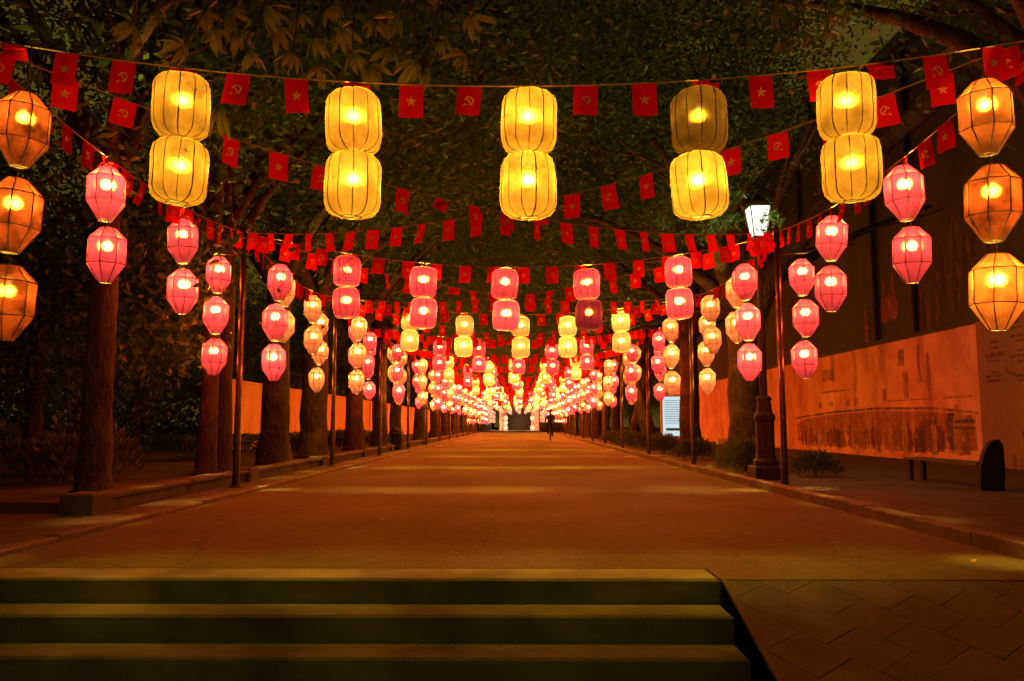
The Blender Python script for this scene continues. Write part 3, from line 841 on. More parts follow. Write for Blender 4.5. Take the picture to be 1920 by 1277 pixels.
def garland(p0, p1, sag, n, label, grp, mode, emblem, zf=None, start=None, every_fold=0):
    """mode: 'parts' = each flag a part; 'joined' = too small to pick apart"""
    p0, p1 = Vector(p0), Vector(p1)
    L = (p1-p0).length; d = (p1-p0)/L; ang = math.atan2(d.y, d.x)
    def pt(t):
        p = p0 + (p1-p0)*t
        p.z = zf(p.x) if zf else p.z - sag*4*t*(1-t)
        return p
    root = thing('flag_garland', label, 'flag garland', p0, (0,0,0), grp)
    b = MB(); b.tube([pt(i/20)-p0 for i in range(21)], .006 if mode == 'parts' else .008, 4, False); link('cord', b.mesh('cord', M['cord']), root)
    J = MB()
    ts = [(i+.5)/n for i in range(n)] if start is None else start
    for i, t in enumerate(ts):
        if not 0.01 < t < .99: continue
        p = pt(t); v = rng.randrange(4)
        e = .02; sl_ = (pt(min(1,t+e)).z - pt(max(0,t-e)).z)/max(.01,(pt(min(1,t+e))-pt(max(0,t-e))).xy.length)
        yaw = ang + rng.gauss(0, .22); tilt = rng.gauss(0, .10)
        rolled = (every_fold and i % 3 == every_fold-1) or (not every_fold and rng.random() < .05)
        if every_fold: yaw = ang + rng.gauss(0, .07); tilt = rng.gauss(0, .05); v = rng.choice((0, 0, 1, 2))
        if mode == 'parts':
            rot = (tilt, -math.atan(sl_)*.55*(1 if math.cos(yaw-ang) > 0 else -1), yaw)
            fl = link('flag', FOLD if rolled else FLAG[v], root, p-p0 - Vector((0,0,.004)), rot)
            if emblem and not rolled:
                if i % 2: link('star', STAR[v], fl)
                else: link('hammer_and_sickle', SICK[v], fl)
        else:
            Mx = Matrix.Translation(p-p0) @ Matrix.Rotation(yaw,4,'Z') @ Matrix.Rotation(tilt,4,'X')
            b = MB(); c = [flag_pt(v,x,z) for z in (0,-FH*.5,-FH) for x in (-FW/2,FW/2)]
            b.quad(c[0],c[1],c[3],c[2]); b.quad(c[2],c[3],c[5],c[4]); J.add(b, Mx)
    if mode != 'parts' and J.f:
        link('flags', J.mesh('flags', M['red']), root, kind='stuff')
    return root
for k in range(ROWS):
    y = row_y(k)
    md = 'parts' if k < 5 else 'joined'
    emb = k < 3
    if k < 8: lab = f'string of red flags sagging straight across the road at the {ORD[k]} lantern row'; grp = 'flag strings across the road'
    else: lab = 'string of tiny red flags across the road far away'; grp = 'distant cross strings of flags'
    W = POST_R - POST_L
    ts = [(.07 + .43*j - POST_L)/W for j in range(-9, 9)]
    garland((POST_L, y, cross_z(k, POST_L)), (POST_R, y, cross_z(k, POST_R)), 0, 18, lab, grp, md, emb, lambda x, k=k: cross_z(k, x), ts, 1 if k == 0 else 0)
    if k == ROWS-1: break
    y2 = row_y(k+1); z0 = 3.82
    for side, xa, xb in (('left', POST_L, POST_R), ('right', POST_R, POST_L)):
        if k < 8: lab = f'string of red flags crossing the road diagonally from the {side} after the {ORD[k]} row'; grp = 'diagonal flag strings'
        else: lab = 'diagonal string of tiny red flags over the road far away'; grp = 'distant diagonal strings of flags'
        garland((xa, y, z0), (xb, y2, z0), .54 + rng.uniform(-.06,.08), 23, lab, grp, md, emb)
    for side, x in (('left', POST_L), ('right', POST_R)):
        if k < 8: lab = f'string of red flags along the {side} kerb after the {ORD[k]} row'; grp = 'flag strings along the kerbs'
        else: lab = 'string of tiny red flags along a kerb far away'; grp = 'distant kerbside strings of flags'
        garland((x, y, z0), (x, y2, z0), .26 + rng.uniform(-.04,.04), 16, lab, grp, md, emb and k < 1)

# ------------------------------------------------------------------ trees
def leaf_quad(b, p, d, L, w, rr):
    d = d.normalized(); s = d.cross(Vector((rr.uniform(-1,1), rr.uniform(-1,1), rr.uniform(-1,1))))
    s = s.normalized() if s.length > 1e-4 else d.orthogonal().normalized()
    b.quad(p, p + d*L*.5 + s*w, p + d*L, p + d*L*.5 - s*w)
def crown_mesh(name, seed, rx, ry, rz, clumps, per, L, mat, hollow=.35, low=-1.0):
    rr = random.Random(seed); b = MB()
    for c in range(clumps):
        while True:
            v = Vector((rr.uniform(-1,1), rr.uniform(-1,1), rr.uniform(low,1)))
            if hollow < v.length < 1 : break
        k = .8 + .45*noise.noise(v*2.3 + Vector((seed*3.1,0,0)))
        cen = Vector((v.x*rx, v.y*ry, v.z*rz))*k
        cr = rr.uniform(.45,1.0)*min(rx,rz)*.26
        for i in range(int(per*rr.uniform(.6,1.4))):
            g = Vector((rr.gauss(0,1), rr.gauss(0,1), rr.gauss(0,.75)))*cr*.62
            d = Vector((rr.uniform(-1,1), rr.uniform(-1,1), rr.uniform(-1.1,.35)))
            l = L*rr.uniform(.6,1.25); leaf_quad(b, cen+g, d, l, l*.19, rr)
    return b.mesh(name, mat)
def trunk_mesh(seed, h, r, spread, lean=(0,0), limbs=5, fork=None):
    rr = random.Random(seed); b = MB()
    zs = [0,.12,.3,.6,1.0,1.6,2.3,3.0,3.7]
    zs = [z*h/3.7 for z in zs]
    fl = [1.55,1.32,1.16,1.06,1.0,.96,.92,.88,.84]
    pts = [(lean[0]*(z/h)**1.3 + rr.uniform(-.02,.02), lean[1]*(z/h)**1.3 + rr.uniform(-.02,.02), z-.06) for z in zs]
    b.tube(pts, [r*f for f in fl], 14, True, .07, rr)
    top = Vector(pts[-1])
    for i in range(limbs):
        a = 2*math.pi*i/limbs + rr.uniform(-.4,.4)
        q = [top - Vector((0,0,.25*h/3.7))]
        d = Vector((math.cos(a)*spread*.35, math.sin(a)*spread*.35, 1.0))
        rad = [r*.62]
        for s in range(1,6):
            d = d + Vector((math.cos(a)*.12 + rr.uniform(-.15,.15), math.sin(a)*.12 + rr.uniform(-.15,.15), -.05))
            q.append(q[-1] + d.normalized()*.85); rad.append(r*.62*(1-s/6.5))
        b.tube(q, rad, 8, True, .05, rr)
        for s in (2,3,4):
            a2 = a + rr.uniform(-1.2,1.2)
            e = [q[s]]
            for u in range(1,4): e.append(e[-1] + Vector((math.cos(a2)*.5, math.sin(a2)*.5, .25+rr.uniform(-.2,.2))))
            b.tube(e, [rad[s]*.5, rad[s]*.38, rad[s]*.25, .012], 6, False)
    return b.mesh('trunk', M['bark'], True)
CROWN = [crown_mesh('crown', 20+i, 4.9, 4.7, 5.2, 230, 230, .135, M['leaf_street'], .3, -.95) for i in range(3)]
TRUNK = [trunk_mesh(40+i, 3.9, .25, 1.3) for i in range(4)]
def street_tree(x, y, label, i, tr=1.0, zc=7.6, cs=1.0, cx=0.0, group='street trees', tm=None, z0=0.05, cy_=0.0):
    o = thing('street_tree', label, 'tree', (x, y, z0), (0,0,0), group)
    t = link('trunk', tm or TRUNK[i % 4], o, (0,0,0), (0,0,rng.uniform(0,6.28) if tm is None else 0)); t.scale = (tr, tr, 1)
    c = link('crown', CROWN[i % 3], o, (cx, cy_, zc), (0,0,rng.uniform(0,6.28))); c.scale = (cs, cs, cs*rng.uniform(.9,1.1))
    return o
PL = .13
left_trees = [(-5.0,9.5,.66,'reddish lit tree trunk in the planter below two pink lanterns'), (-5.0,12.9,.58,'slender tree beside the nearest left pole, left of the lit wall'), (-4.98,13.5,.55,'second slender tree touching its twin beside the left pole'),
              (-4.95,16.3,1.12,'thick dark tree trunk before the lit ochre wall, first past the pole'), (-5.0,19.6,1.25,'thick dark tree trunk between two strips of lit ochre wall'),
              (-5.1,25.0,1.1,'dark tree behind the third left pole'), (-5.2,30.0,1.1,'dark tree beside the litter bin on the left')]
for i, (x, y, s, lab) in enumerate(left_trees):
    o = street_tree(x, y, lab, i, s, 9.9 if y < 14 else 9.6, 1.15 if y > 10 else 1.2, 1.6 if y > 10 else -.4, 'street trees', None, PL)
    if i == 0: tree_l = o
y = 35.5; i = 0
while y < 128:
    street_tree(-5.2 + rng.uniform(-.3,.3), y, 'dark street tree far along the left side of the road', i, rng.uniform(.9,1.2), 9.2, rng.uniform(1.0,1.2), 1.3, 'distant left street trees', None, PL); y += rng.uniform(5,7); i += 1
LEAN = trunk_mesh(71, 3.4, .26, 1.6, (-.9,.3), 4); LEAN2 = trunk_mesh(72, 3.4, .24, 1.6, (.8,-.2), 4)
right_trees = [(5.35,7.3,1.1,'large tree whose leafy branch hangs in at the top right corner',None), (5.3,18.9,1.5,'wide reddish tree trunk behind the iron lamp post with a leaning limb',None), (5.25,24.6,1.2,'tall trunk left of the wide reddish tree, right of the lit board',None),
               (5.1,30.8,1.0,'leaning forked tree just left of the lit white board',LEAN), (5.15,36.4,1.0,'tree leaning right beside the leaning forked tree',LEAN2), (4.95,41.0,.9,'straight dark trunk beyond the leaning trees on the right',None)]
for i, (x, y, s, lab, tm) in enumerate(right_trees):
    o = street_tree(x, y, lab, i+1, s, 10.0 if y < 20 else 9.5, 1.08, .6 if y < 10 else -1.3, 'street trees', tm)
    if i == 0: tree_r0 = o
    if i == 1: tree_r = o
y = 46.5; i = 0
while y < 128:
    street_tree(5.0 + rng.uniform(-.3,.3), y, 'dark street tree far along the right side of the road', i, rng.uniform(.85,1.2), 9.2, rng.uniform(1.0,1.2), -1.3, 'distant right street trees'); y += rng.uniform(4.5,6.5); i += 1
# leaning limb from the wide right tree towards the wall
b = MB(); rr = random.Random(5)
b.tube([(0,0,2.6),(.55,-.6,4.3),(1.3,-1.9,5.6),(2.0,-3.3,6.5),(2.8,-4.9,7.2),(3.7,-6.6,7.9)], [.26,.25,.235,.22,.20,.17], 12, True, .06, rr)
b.tube([(1.3,-1.9,5.6),(1.1,-2.6,6.6),(.5,-3.2,7.5)], [.12,.10,.06], 8, True, .05, rr)
link('limb', b.mesh('limb', M['bark'], True), tree_r)
# spray of foliage round the lamp
LC = crown_mesh('lamp_spray', 91, 1.7, 1.2, .75, 40, 60, .13, M['leaf_street'], .0)
link('lower_foliage', LC, tree_r, (-1.7, -4.0, 4.95), (0,0,.4))
LC2 = crown_mesh('lamp_spray', 95, .36, .3, .5, 8, 22, .09, M['leaf_street'], .0)
link('lower_foliage', LC2, tree_r, (-1.18, -5.95, 4.2), (0,0,.9))

# leafy branches that hang into the top of the picture: whorls of long leaves, each leaf a piece
def lance(seed):
    rr = random.Random(seed); b = MB()
    L, w = .20, .030
    st = [(0,.12),(.25,.8),(.5,1.0),(.78,.75),(1,.0)]
    bend = rr.uniform(.25,.5)
    pts = []
    for t, k in st:
        z = -bend*L*t*t
        pts.append(((L*t, w*k, z+.006*k), (L*t, 0, z-.004), (L*t, -w*k, z+.006*k)))
    for a, c in zip(pts, pts[1:]):
        b.quad(a[0], c[0], c[1], a[1]); b.quad(a[1], c[1], c[2], a[2])
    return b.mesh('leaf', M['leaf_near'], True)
LEAF = [lance(i) for i in range(4)]
def whorl_branch(tree, name, spine, whorls, leaves_per):
    base = tree.location
    b = MB()
    b.tube([Vector(p)-base for p in spine], [.07 - .05*i/(len(spine)-1) for i in range(len(spine))], 7, True)
    sp_ = [Vector(p) for p in spine]
    for w in whorls:
        w = Vector(w)
        s = min((sp_[i].lerp(sp_[i+1], t/4) for i in range(len(sp_)-1) for t in range(5)), key=lambda q: (q-w).length)
        mid = s.lerp(w, .5) + Vector((0,0,.07))
        b.tube([s-base, mid-base, w-base], [.012,.009,.006], 5, False)
    br = link(name, b.mesh(name, M['bark'], True), tree)
    for w in whorls:
        n = leaves_per + rng.randrange(-1,3); a0 = rng.uniform(0,6.28)
        sc = rng.uniform(.75,1.15)
        tilt = Matrix.Rotation(rng.uniform(-.6,.6),4,'X') @ Matrix.Rotation(rng.uniform(-.6,.6),4,'Y')
        for i in range(n):
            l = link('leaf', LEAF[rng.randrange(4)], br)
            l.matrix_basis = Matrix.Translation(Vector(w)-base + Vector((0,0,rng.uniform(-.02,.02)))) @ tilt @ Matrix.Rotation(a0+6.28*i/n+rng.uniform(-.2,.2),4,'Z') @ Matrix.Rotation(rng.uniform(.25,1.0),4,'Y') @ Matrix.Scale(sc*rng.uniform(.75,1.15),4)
WH = [(-3.19,6.3,4.25),(-3.21,6.79,4.66),(-2.88,6.58,4.2),(-2.55,6.37,4.24),(-3.05,6.86,4.17),(-2.53,6.65,4.53),(-2.26,6.44,4.08),(-2.19,6.93,4.53),(-1.94,6.72,4.56),(-1.51,6.51,4.31),(-1.37,6.3,3.99),(-1.29,6.79,4.52),(-1.09,6.58,4.15),(-.87,6.37,3.95),(-1.78,6.86,4.14),(-1.3,6.65,4.04),(-.64,6.44,4.17),(-.49,6.93,4.27),(-.41,6.72,4.53),(-1.61,6.51,4.5),(-2.09,6.3,4.39),(-2.48,6.79,4.43),(-1.76,6.58,4.27),(-2.48,6.37,3.52),(-2.85,6.86,4.67),(-1.96,6.65,4.16),(-1.04,6.44,4.39),(-.83,6.93,4.09)]
whorl_branch(tree_l, 'branch', [(-5.0,9.4,4.2),(-4.3,8.3,4.8),(-3.4,7.3,5.0),(-2.4,6.8,4.95),(-1.4,6.6,4.85),(-.4,6.6,4.75)], WH, 8)
WR = [(2.88,8.6,5.58),(3.11,8.5,5.46),(3.28,8.7,5.33),(3.5,8.6,5.55),(2.98,8.6,5.27),(3.4,8.4,5.24),(3.18,8.6,5.68),(3.66,8.6,5.64)]
whorl_branch(tree_r0, 'branch', [(5.35,7.5,4.3),(4.8,8.1,5.4),(4.0,8.6,5.9),(2.9,8.7,5.85)], WR, 9)

# park trees and undergrowth left of the road, and beyond the right side buildings
PCR = [crown_mesh('crown', 60+i, 3.4, 3.2, 3.0, 90, 230, .145, M['leaf_far'], .2) for i in range(3)]
PTR = [trunk_mesh(80+i, 2.6, .14, 1.2) for i in range(3)]
park = [(-7.6,12.5,3.9),(-10.5,10.5,3.6),(-14.5,13,3.7),(-9.6,17.5,3.8),(-13,19,3.6),(-18,17,3.8),(-11.5,24,4.6),(-15.5,26,4.4),(-21,24,4.2),(-12,33,5.2),(-17,36,5.0),(-24,34,5.0),(-12.5,44,5.4),(-19,48,5.4),(-12.5,56,5.4),(-13,70,5.4),(-27,16,4.5),(-30,26,5),(-16,8.0,3.8),(-22,10,4.2)]
for i, (x, y, zc) in enumerate(park):
    plab = ['low dark tree just behind the slender twin trees','bushy dark tree behind the reddish trunk on the left','dark low tree farther left behind the reddish trunk','dark tree at the near end of the ochre wall','dark tree left of the ochre wall end'][i] if i < 5 else 'low dark tree deep in the unlit park behind the left planter'
    o = thing('park_tree', plab, 'tree', (x, y, .15), (0,0,0), 'dark park trees on the left')
    link('trunk', PTR[i % 3], o, (0,0,0), (0,0,i)); c = link('crown', PCR[i % 3], o, (0,0,zc-.1), (0,0,i*1.7)); c.scale = [rng.uniform(.9,1.2)]*3
tall = [(-13,62),(-14,84),(-15,100),(-12,114),(12.5,60),(13.5,72),(12.5,86),(14,100),(12,116),(-9,126),(9,128),(-4.5,140),(3,142),(0,150),(-9,146),(9,147),(-20,140),(20,140),(-28,60),(-30,90),(26,110)]
for i, (x, y) in enumerate(tall):
    o = thing('background_tree', 'large dark tree closing off the view behind the lantern avenue', 'tree', (x, y, 0), (0,0,0), 'large dark background trees')
    link('trunk', TRUNK[i % 4], o, (0,0,0), (0,0,i)); c = link('crown', CROWN[i % 3], o, (0,0,8.4), (0,0,i*2.1)); c.scale = (1.45,1.45,1.5)
wd = MB(); wr = random.Random(77)
for i in range(14000):
    t = wr.random(); x = -33 + wr.gauss(0,2.2); y = -6 + 90*t
    leaf_quad(wd, Vector((x, y, .2 + 7.5*wr.random()**1.2)), Vector((wr.uniform(-1,1),wr.uniform(-1,1),wr.uniform(-1,.4))), .8*wr.uniform(.6,1.2), .17, wr)
link('far_woods', wd.mesh('far_woods', M['leaf_far']), None, kind='stuff', label='dark mass of woods closing the park on the left', category='woods')
# slanting saplings in the park
for i, (x, y, dx, L) in enumerate([(-6.3,11.5,-.55,2.4),(-5.75,10.6,.35,1.9),(-9.0,10.8,-.3,2.2)]):
    b = MB(); b.tube([(0,0,0),(dx*.5,0.1,L*.5),(dx,.2,L)], [.022,.018,.010], 6); sr = random.Random(i)
    o = thing('sapling', ['thin sapling leaning left in the dark park','thin sapling leaning right behind the reddish trunk','thin leaning sapling deepest at the dark left edge'][i], 'sapling', (x,y,.13), (0,0,0), 'leaning saplings in the park')
    link('stem', b.mesh('stem', M['bark'], True), o)
    lb = MB()
    for j in range(60): leaf_quad(lb, Vector((dx + sr.gauss(0,.22), .2+sr.gauss(0,.22), L + sr.gauss(0,.22))), Vector((sr.uniform(-1,1),sr.uniform(-1,1),-.6)), .16, .035, sr)
    link('foliage', lb.mesh('foliage', M['leaf_far']), o)

# shrubs
def shrub_mesh(seed, rx, ry, rz, n, L):
    rr = random.Random(seed); b = MB()
    for i in range(n):
        a = rr.uniform(0,6.28); h = rr.random()**.6; q = rr.random()**.45
        p = Vector((math.cos(a)*rx*q*math.sqrt(max(.05,1-h*h*.85)), math.sin(a)*ry*q*math.sqrt(max(.05,1-h*h*.85)), h*rz*rr.uniform(.75,1.08)))
        d = Vector((p.x*.8, p.y*.8, .5+rr.random()*.6)) + Vector((rr.uniform(-.5,.5), rr.uniform(-.5,.5), 0))
        leaf_quad(b, p, d, L*rr.uniform(.6,1.3), L*.13, rr)
    return b.mesh('foliage', M['shrub'])
SM = [shrub_mesh(7+i, .62, .7, .55, 1500, .13) for i in range(3)]
b = MB(); b.tube([(0,0,-.02),(.02,.0,.2),(.05,.02,.34)], [.03,.022,.012], 6); SSTEM = b.mesh('stem', M['bark'])
sh = [(4.45,15.9,1.0,'rounded bushy shrub beside the base of the iron lamp post'),(4.75,17.3,.8,'small shrub tucked behind the rounded bush at the lamp post'),(4.6,21.0,.85,'low bush left of the rounded bush, before the wide trunk'),(4.55,25.2,.95,'dark bush below the tall trunk on the right'),
      (4.6,28.6,.9,'clipped bush nearest below the leaning forked tree'),(4.5,32.5,1.0,'bush at the foot of the forked tree, under the lit board'),(4.7,35.5,1.05,'greenish lit bush left of the lit board'),(4.6,40,.9,'farthest small bush on the right kerb'),(5.2,14.2,.7,'low plant just right of the iron lamp post')]
for i, (x, y, s, lab) in enumerate(sh):
    o = thing('shrub', lab, 'shrub', (x,y,.04), (0,0,i), 'shrubs along the right pavement'); o.scale = (s,s,s)
    link('foliage', SM[i % 3], o); link('stem', SSTEM, o)
for i, (x, y, s) in enumerate([(-6.2,11.0,1.1),(-7.1,13.2,1.3),(-8.4,11.5,1.2),(-5.9,21.5,.8),(-6.0,27,1.0),(-9.5,14,1.5),(-5.8,33,.9)]):
    o = thing('shrub', ['dim green shrub behind the reddish trunk','taller dim shrub beside the slender twin trees','dim shrub deep in the park at left','little shrub at the foot of the ochre wall','shrub beyond the second left pole','big dim shrub farthest back in the park','shrub next to the litter bin'][i], 'shrub', (x,y,.13), (0,0,i*2), 'shrubs in the left planter'); o.scale = (s,s,s)
    link('foliage', SM[i % 3], o); link('stem', SSTEM, o)
# low hedge in front of the ochre wall
hb = MB(); hr = random.Random(4)
for i in range(9000):
    p = Vector((hr.uniform(-.35,.35), hr.uniform(0,20), .02 + .5*hr.random()**.6))
    leaf_quad(hb, p, Vector((hr.uniform(-1,1),hr.uniform(-1,1),hr.uniform(-.2,1))), .11, .02, hr)
o = thing('hedge', 'low dark clipped hedge along the foot of the left ochre wall', 'hedge', (-7.2, 17.5, .13)); link('foliage', hb.mesh('foliage', M['leaf_far']), o)

# ------------------------------------------------------------------ ornate lamp post on the right
lp = thing('street_lamp', 'ornate iron street lamp with a bright white lantern head behind leaves', 'street lamp', (4.12, 13.5, .04))
b = MB(); b.box(-.24,.24,-.24,.24,0,.22,.02); b.lathe([(.21,.22),(.21,.30),(.17,.34),(.155,.42),(.155,.95),(.175,.99),(.175,1.05),(.13,1.12),(.11,1.30),(.13,1.33),(.10,1.38)], 8, phase=math.pi/8); link('pedestal', b.mesh('pedestal', M['iron']), lp)
b = MB(); b.lathe([(.065,1.38),(.06,2.6),(.075,2.64),(.05,2.7),(.042,3.9),(.075,3.94),(.05,4.0),(.09,4.10)], 12); link('shaft', b.mesh('shaft', M['iron'], True), lp)
head = link('lantern_head', None, lp, (0,0,4.1))
fr = MB()
for sx in (-1,1):
    for sy in (-1,1): fr.tube([(.10*sx,.10*sy,0),(.17*sx,.17*sy,.52)], .012, 5)
for z, h in ((0,.10),(.52,.17)):
    for a, c in (((-h,-h),(h,-h)),((h,-h),(h,h)),((h,h),(-h,h)),((-h,h),(-h,-h))): fr.tube([(*a,z),(*c,z)], .013, 5)
fr.lathe([(.25,.53),(.20,.60),(.06,.74),(.05,.78),(.02,.80),(.03,.84),(.0,.90)], 4, phase=math.pi/4)
link('lamp_frame', fr.mesh('lamp_frame', M['iron']), lp, (0,0,4.1))
gl = MB()
for a in range(4):
    c, s = math.cos(a*math.pi/2), math.sin(a*math.pi/2)
    def rt(x, y, z): return (x*c-y*s, x*s+y*c, z)
    gl.quad(rt(-.09,-.098,.01), rt(.09,-.098,.01), rt(.155,-.165,.51), rt(-.155,-.165,.51))
col.objects.unlink(head); bpy.data.objects.remove(head)
link('glass_panes', gl.mesh('glass_panes', emitter('lit_white_glass', (1.0,.95,.86), 2.2)), lp, (0,0,4.1))
for dx, dy in ((0,-.32),(-.32,0),(0,.32),(.32,0)):
    l = bpy.data.lights.new('lamp_light', 'POINT'); l.energy = 24; l.color = (1.0,.88,.42); l.shadow_soft_size = .08
    lo = bpy.data.objects.new('lamp_light', l); lo.location = (dx,dy,4.38); lo.parent = lp; col.objects.link(lo)

# ------------------------------------------------------------------ bench at the right, litter bin, lit board, cyclist, gateway
bn = thing('bench', 'dark low bench with a tall rounded end slab on the right pavement', 'bench', (6.55, 11.2, .04))
b = MB(); pr = [(-.20,0),(-.17,.35),(-.10,.55),(.0,.68),(.10,.70),(.15,.62),(.16,.3),(.13,0)]
for yy, s in ((0,-1),(.09,1)): b.poly([(x,yy,z) for x,z in (pr if s < 0 else pr[::-1])])
for i in range(len(pr)):
    j = (i+1) % len(pr); b.quad((pr[j][0],0,pr[j][1]),(pr[i][0],0,pr[i][1]),(pr[i][0],.09,pr[i][1]),(pr[j][0],.09,pr[j][1]))
em = b.mesh('end_slab', M['iron']); link('end_slab', em, bn)
b = MB(); b.box(-.15,-.09,2.08,2.16,0,.338); link('leg', b.mesh('leg', M['iron']), bn); b = MB(); b.box(.06,.12,2.08,2.16,0,.338); link('leg', b.mesh('leg', M['iron']), bn)
for i in range(3):
    b = MB(); b.box(-.19+.11*i, -.09+.11*i, .09, 2.2, .34, .375, .005); link('seat_slat', b.mesh('seat_slat', M['planter']), bn)
bi = thing('litter_bin', 'dark hooded litter bin standing at the left kerb', 'litter bin', (-4.35, 28.6, .04))
b = MB(); b.lathe([(.17,0),(.19,.05),(.19,.55),(.2,.56)], 14); link('body', b.mesh('body', M['iron'], True), bi)
b = MB(); b.lathe([(.2,.56),(.2,.60),(.19,.66),(.14,.74),(.05,.79),(.0,.80)], 14); link('hood', b.mesh('hood', M['iron'], True), bi)
b = MB(); b.box(-.09,.09,-.205,-.19,.58,.66); link('slot_shade', b.mesh('slot_shade', PAINT['gloom']), bi)  # dark plate on the hood, painted as the shade inside its slot
b = MB(); b.tube([(.24,0,0),(.24,0,.72)], .02, 6); link('post', b.mesh('post', M['kerb']), bi)

kb = thing('notice_board', 'tall white back-lit notice board with lines of text among the right trees', 'notice board', (9.45, 50.0, .05))
wf = flat_paint('white_frame_paint', (.75,.75,.72))
for nm, bx in (('frame_post',(-.62,-.5,-.08,.08,0,2.75)),('frame_post',(.98,1.1,-.08,.08,0,2.75)),('frame_top',(-.5,.98,-.08,.08,2.6,2.75)),('frame_base',(-.5,.98,-.12,.12,0,.18))):
    b = MB(); b.box(*bx, .01); link(nm, b.mesh(nm, wf), kb)
b = MB(); b.box(-.5,.98,-.04,.04,.18,2.6); link('lit_panel', b.mesh('lit_panel', emitter('backlit_sheet', (.72,.92,.98), .85)), kb)
ink = flat_paint('sign_ink', (.25,.36,.40)); grn = flat_paint('sign_green', (.10,.35,.06))
for i in range(11):
    b = MB(); z = 2.35 - .14*i; x = -.36
    while x < .86:
        w = lr.uniform(.04,.12); b.box(x, min(.86,x+w), -.046, -.041, z, z+.045); x += w + .03
    link('text_line', b.mesh('text_line', ink), kb, kind='stuff')
b = MB(); b.box(-.3,.8,-.05,-.041,.5,.66); link('green_band', b.mesh('green_band', grn), kb)
o = thing('pale_ledge', 'low pale stone ledge shining behind the right tree trunks', 'ledge', (8.9, 36.0, .05))
b = MB(); b.box(0,1.6,0,.35,0,.26,.02); link('top', b.mesh('top', wf), o)

def skin(name, verts, edges, rad, mat, root=0):
    me = bpy.data.meshes.new(name); me.from_pydata(verts, edges, [])
    o = bpy.data.objects.new(name, me); col.objects.link(o)
    o.modifiers.new('s', 'SKIN'); sub = o.modifiers.new('d', 'SUBSURF'); sub.levels = 1; sub.render_levels = 1
    for i, r in enumerate(rad):
        me.skin_vertices[0].data[i].radius = (r, r); me.skin_vertices[0].data[i].use_root = (i == root)
    dg = bpy.context.evaluated_depsgraph_get()
    m2 = bpy.data.meshes.new_from_object(o.evaluated_get(dg)); m2.materials.clear(); m2.materials.append(mat)
    m2.polygons.foreach_set('use_smooth', [True]*len(m2.polygons))
    bpy.data.objects.remove(o); m2.name = name
    return m2
rubber = surface('black_rubber', (.012,.012,.012), (.025,.025,.025), 20, (.6,.8), .1)
cloth_d = surface('dark_clothes', (.006,.006,.006), (.014,.013,.012), 20, (.8,.95), .2)
skin_m = surface('skin', (.30,.17,.11), (.38,.22,.14), 15, (.5,.7), .05)
CYX, CYY = 1.86, 47.0
bk = thing('bicycle', 'dark bicycle with wide rear baskets ridden up the middle of the road', 'bicycle', (CYX, CYY, 0))
wb = MB(); wb.tube([(0, .33*math.cos(2*math.pi*i/24), .33*math.sin(2*math.pi*i/24)) for i in range(25)], .018, 6, False)
tyre = wb.mesh('tyre', rubber, True)
wb = MB()
for i in range(12): wb.tube([(0,0,0),(0,.31*math.cos(math.pi*i/6),.31*math.sin(math.pi*i/6))], .003, 3, False)
spk = wb.mesh('spokes', M['iron'])
for yy in (-.52,.52):
    w = link('wheel', tyre, bk, (0,yy,.345)); link('spokes', spk, w)
b = MB()
for p, q in [((0,-.52,.345),(0,-.05,.33)),((0,-.05,.33),(0,-.2,.85)),((0,-.2,.8),(0,.36,.84)),((0,-.05,.33),(0,.38,.78)),((0,.52,.345),(0,.34,.98)),((0,-.52,.345),(0,-.2,.78))]: b.tube([p,q], .018, 6)
link('frame', b.mesh('frame', M['iron']), bk)
b = MB(); b.tube([(-.28,.26,1.02),(-.1,.36,1.0),(.1,.36,1.0),(.28,.26,1.02)], .014, 6); link('handlebar', b.mesh('handlebar', M['iron']), bk)
b = MB(); b.box(-.09,.09,-.34,-.08,.86,.92,.02); link('saddle', b.mesh('saddle', rubber), bk)
b = MB(); b.lathe([(.18,0),(.27,.08),(.31,.46),(.29,.56)], 12); bas = b.mesh('basket', surface('wicker', (.012,.010,.007),(.03,.022,.014), 30, (.7,.9), .4), True)
for sx in (-1,1): link('basket', bas, bk, (.36*sx,-.58,.50))
b = MB(); b.box(-.4,.4,-.66,-.5,.78,.81); link('rack', b.mesh('rack', M['iron']), bk)
pv = [(0,-.2,.98),(0,-.14,1.2),(0,-.02,1.42),(0,.04,1.53),(0,.07,1.6),
      (-.19,-.03,1.40),(-.29,.1,1.2),(-.27,.25,1.06),(.19,-.03,1.40),(.29,.1,1.2),(.27,.25,1.06),
      (-.10,-.18,.95),(-.12,.2,.80),(-.12,.02,.44),(-.12,.10,.36),(.10,-.18,.95),(.12,.16,.68),(.12,-.06,.32),(.12,.04,.24)]
pe = [(0,1),(1,2),(2,3),(3,4),(2,5),(5,6),(6,7),(2,8),(8,9),(9,10),(0,11),(11,12),(12,13),(13,14),(0,15),(15,16),(16,17),(17,18)]
prad = [.15,.16,.15,.06,.06,.075,.06,.04,.075,.06,.04,.10,.085,.055,.04,.10,.085,.055,.04]
pn = thing('person', 'person in dark clothes and a wide hat riding a bicycle away up the road', 'person', (CYX, CYY, .0), me=skin('person', pv, pe, prad, cloth_d))
b = MB(); b.lathe([(.0,1.55),(.06,1.56),(.085,1.62),(.095,1.69),(.085,1.77),(.05,1.81),(.0,1.83)], 12, (0,.08,0)); link('head', b.mesh('head', skin_m, True), pn)
b = MB(); b.lathe([(.25,1.72),(.12,1.81),(.0,1.90)], 14, (0,.08,0)); b.lathe([(.24,1.715),(.11,1.80),(.0,1.88)], 14, (0,.08,0)); link('hat', b.mesh('hat', cloth_d, True), pn)

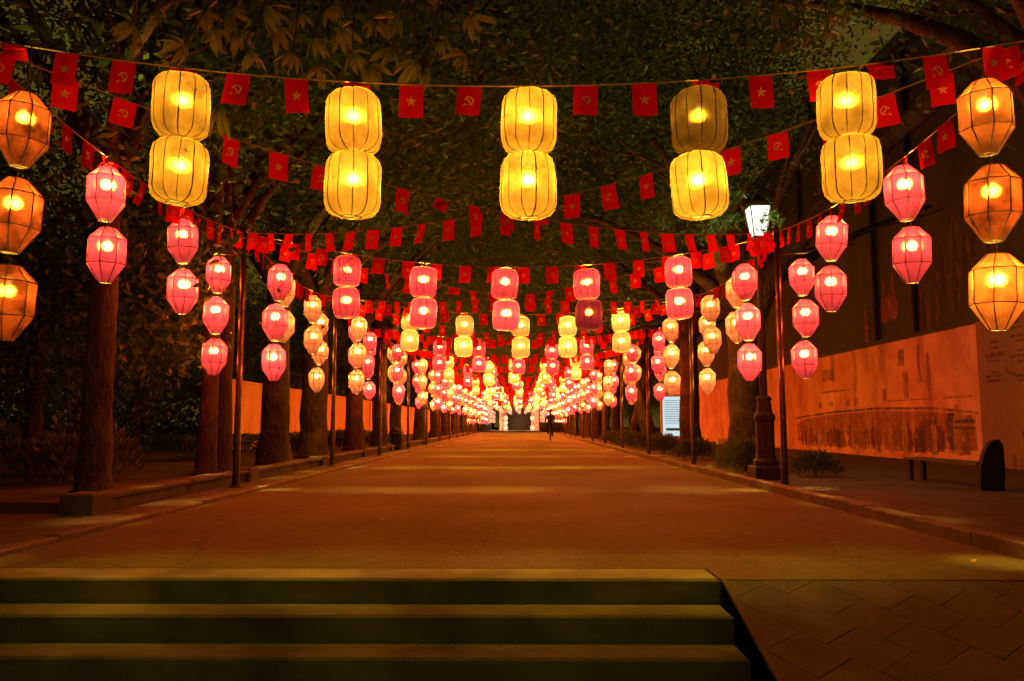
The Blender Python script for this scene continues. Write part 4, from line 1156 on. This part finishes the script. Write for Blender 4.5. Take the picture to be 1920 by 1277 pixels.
gt = thing('gateway', 'low dark gateway with a rosy lintel closing the far end of the road', 'gateway', (.2, 127.5, 0))
gm = surface('gate_plaster', (.55,.30,.24), (.66,.38,.30), 2, (.7,.9), .2)
b = MB(); b.box(-6,7,0,1.2,3.4,5.0,.05); link('lintel', b.mesh('lintel', gm), gt)
for sx in (-2.6,2.4):
    b = MB(); b.box(sx-.6,sx+.6,-.1,1.1,0,3.4,.05); link('pillar', b.mesh('pillar', gm), gt)
b = MB(); b.box(-2.0,1.8,.5,.7,0,3.4); link('gate_shade', b.mesh('gate_shade', surface('gate_shade_black', (.006,.007,.004), (.012,.013,.008), 3, (.8,.95), .1)), gt)  # near-black slab: the shade in the open gateway put into its colour
for i, (sx, z) in enumerate(((-2.2,.0),(-2.2,.75),(-2.2,1.5),(2.0,.0),(2.0,1.5))):
    b = MB(); b.lathe([(.1,0),(.3,.15),(.36,.4),(.3,.62),(.1,.72)], 12)
    o = thing('gate_lantern', ['lowest pale lantern left of the far dark gateway','middle pale lantern left of the far dark gateway','top pale lantern left of the far dark gateway','low pale lantern right of the far dark gateway','high pale lantern right of the far dark gateway'][i], 'lantern', (sx+.2,126.2,z+.03), (0,0,0), 'pale lanterns by the far gateway')
    link('shade', b.mesh('shade', emitter('pale_lantern_glow', (1.0,.62,.30), 1.4), True), o)
    b = MB(); b.lathe([(.1,.72),(.1,.76),(.02,.78)], 8); link('cap', b.mesh('cap', M['wire']), o)
    l = bpy.data.lights.new('lamp_light', 'POINT'); l.energy = 480; l.color = (1.0,.36,.16); l.shadow_soft_size = .3
    lo = bpy.data.objects.new('lamp_light', l); lo.location = (0,-.75,.4); lo.parent = o; col.objects.link(lo)

# a few fallen leaves on the road
DRY = []
for me in LEAF:
    d = me.copy(); d.materials[0] = flat_paint('dry_leaf', (.50,.34,.12)); DRY.append(d)
for i, (x, y, lab) in enumerate([(-.5,6.05,'curled yellow leaf lying on the asphalt near the steps'),(1.6,5.9,'fallen leaf on the asphalt right of the middle'),(3.2,5.75,'fallen leaf near the right kerb'),(-1.4,8.2,'small fallen leaf on the asphalt left of the middle'),(-1.9,10.8,'tiny fallen leaf on the dark side of the asphalt')]):
    o = thing('fallen_leaf', lab, 'leaf', (x,y,.012), (0,.1,i*1.9), 'fallen leaves on the road', DRY[i % 4]); o.scale = (.6,.6,.3)
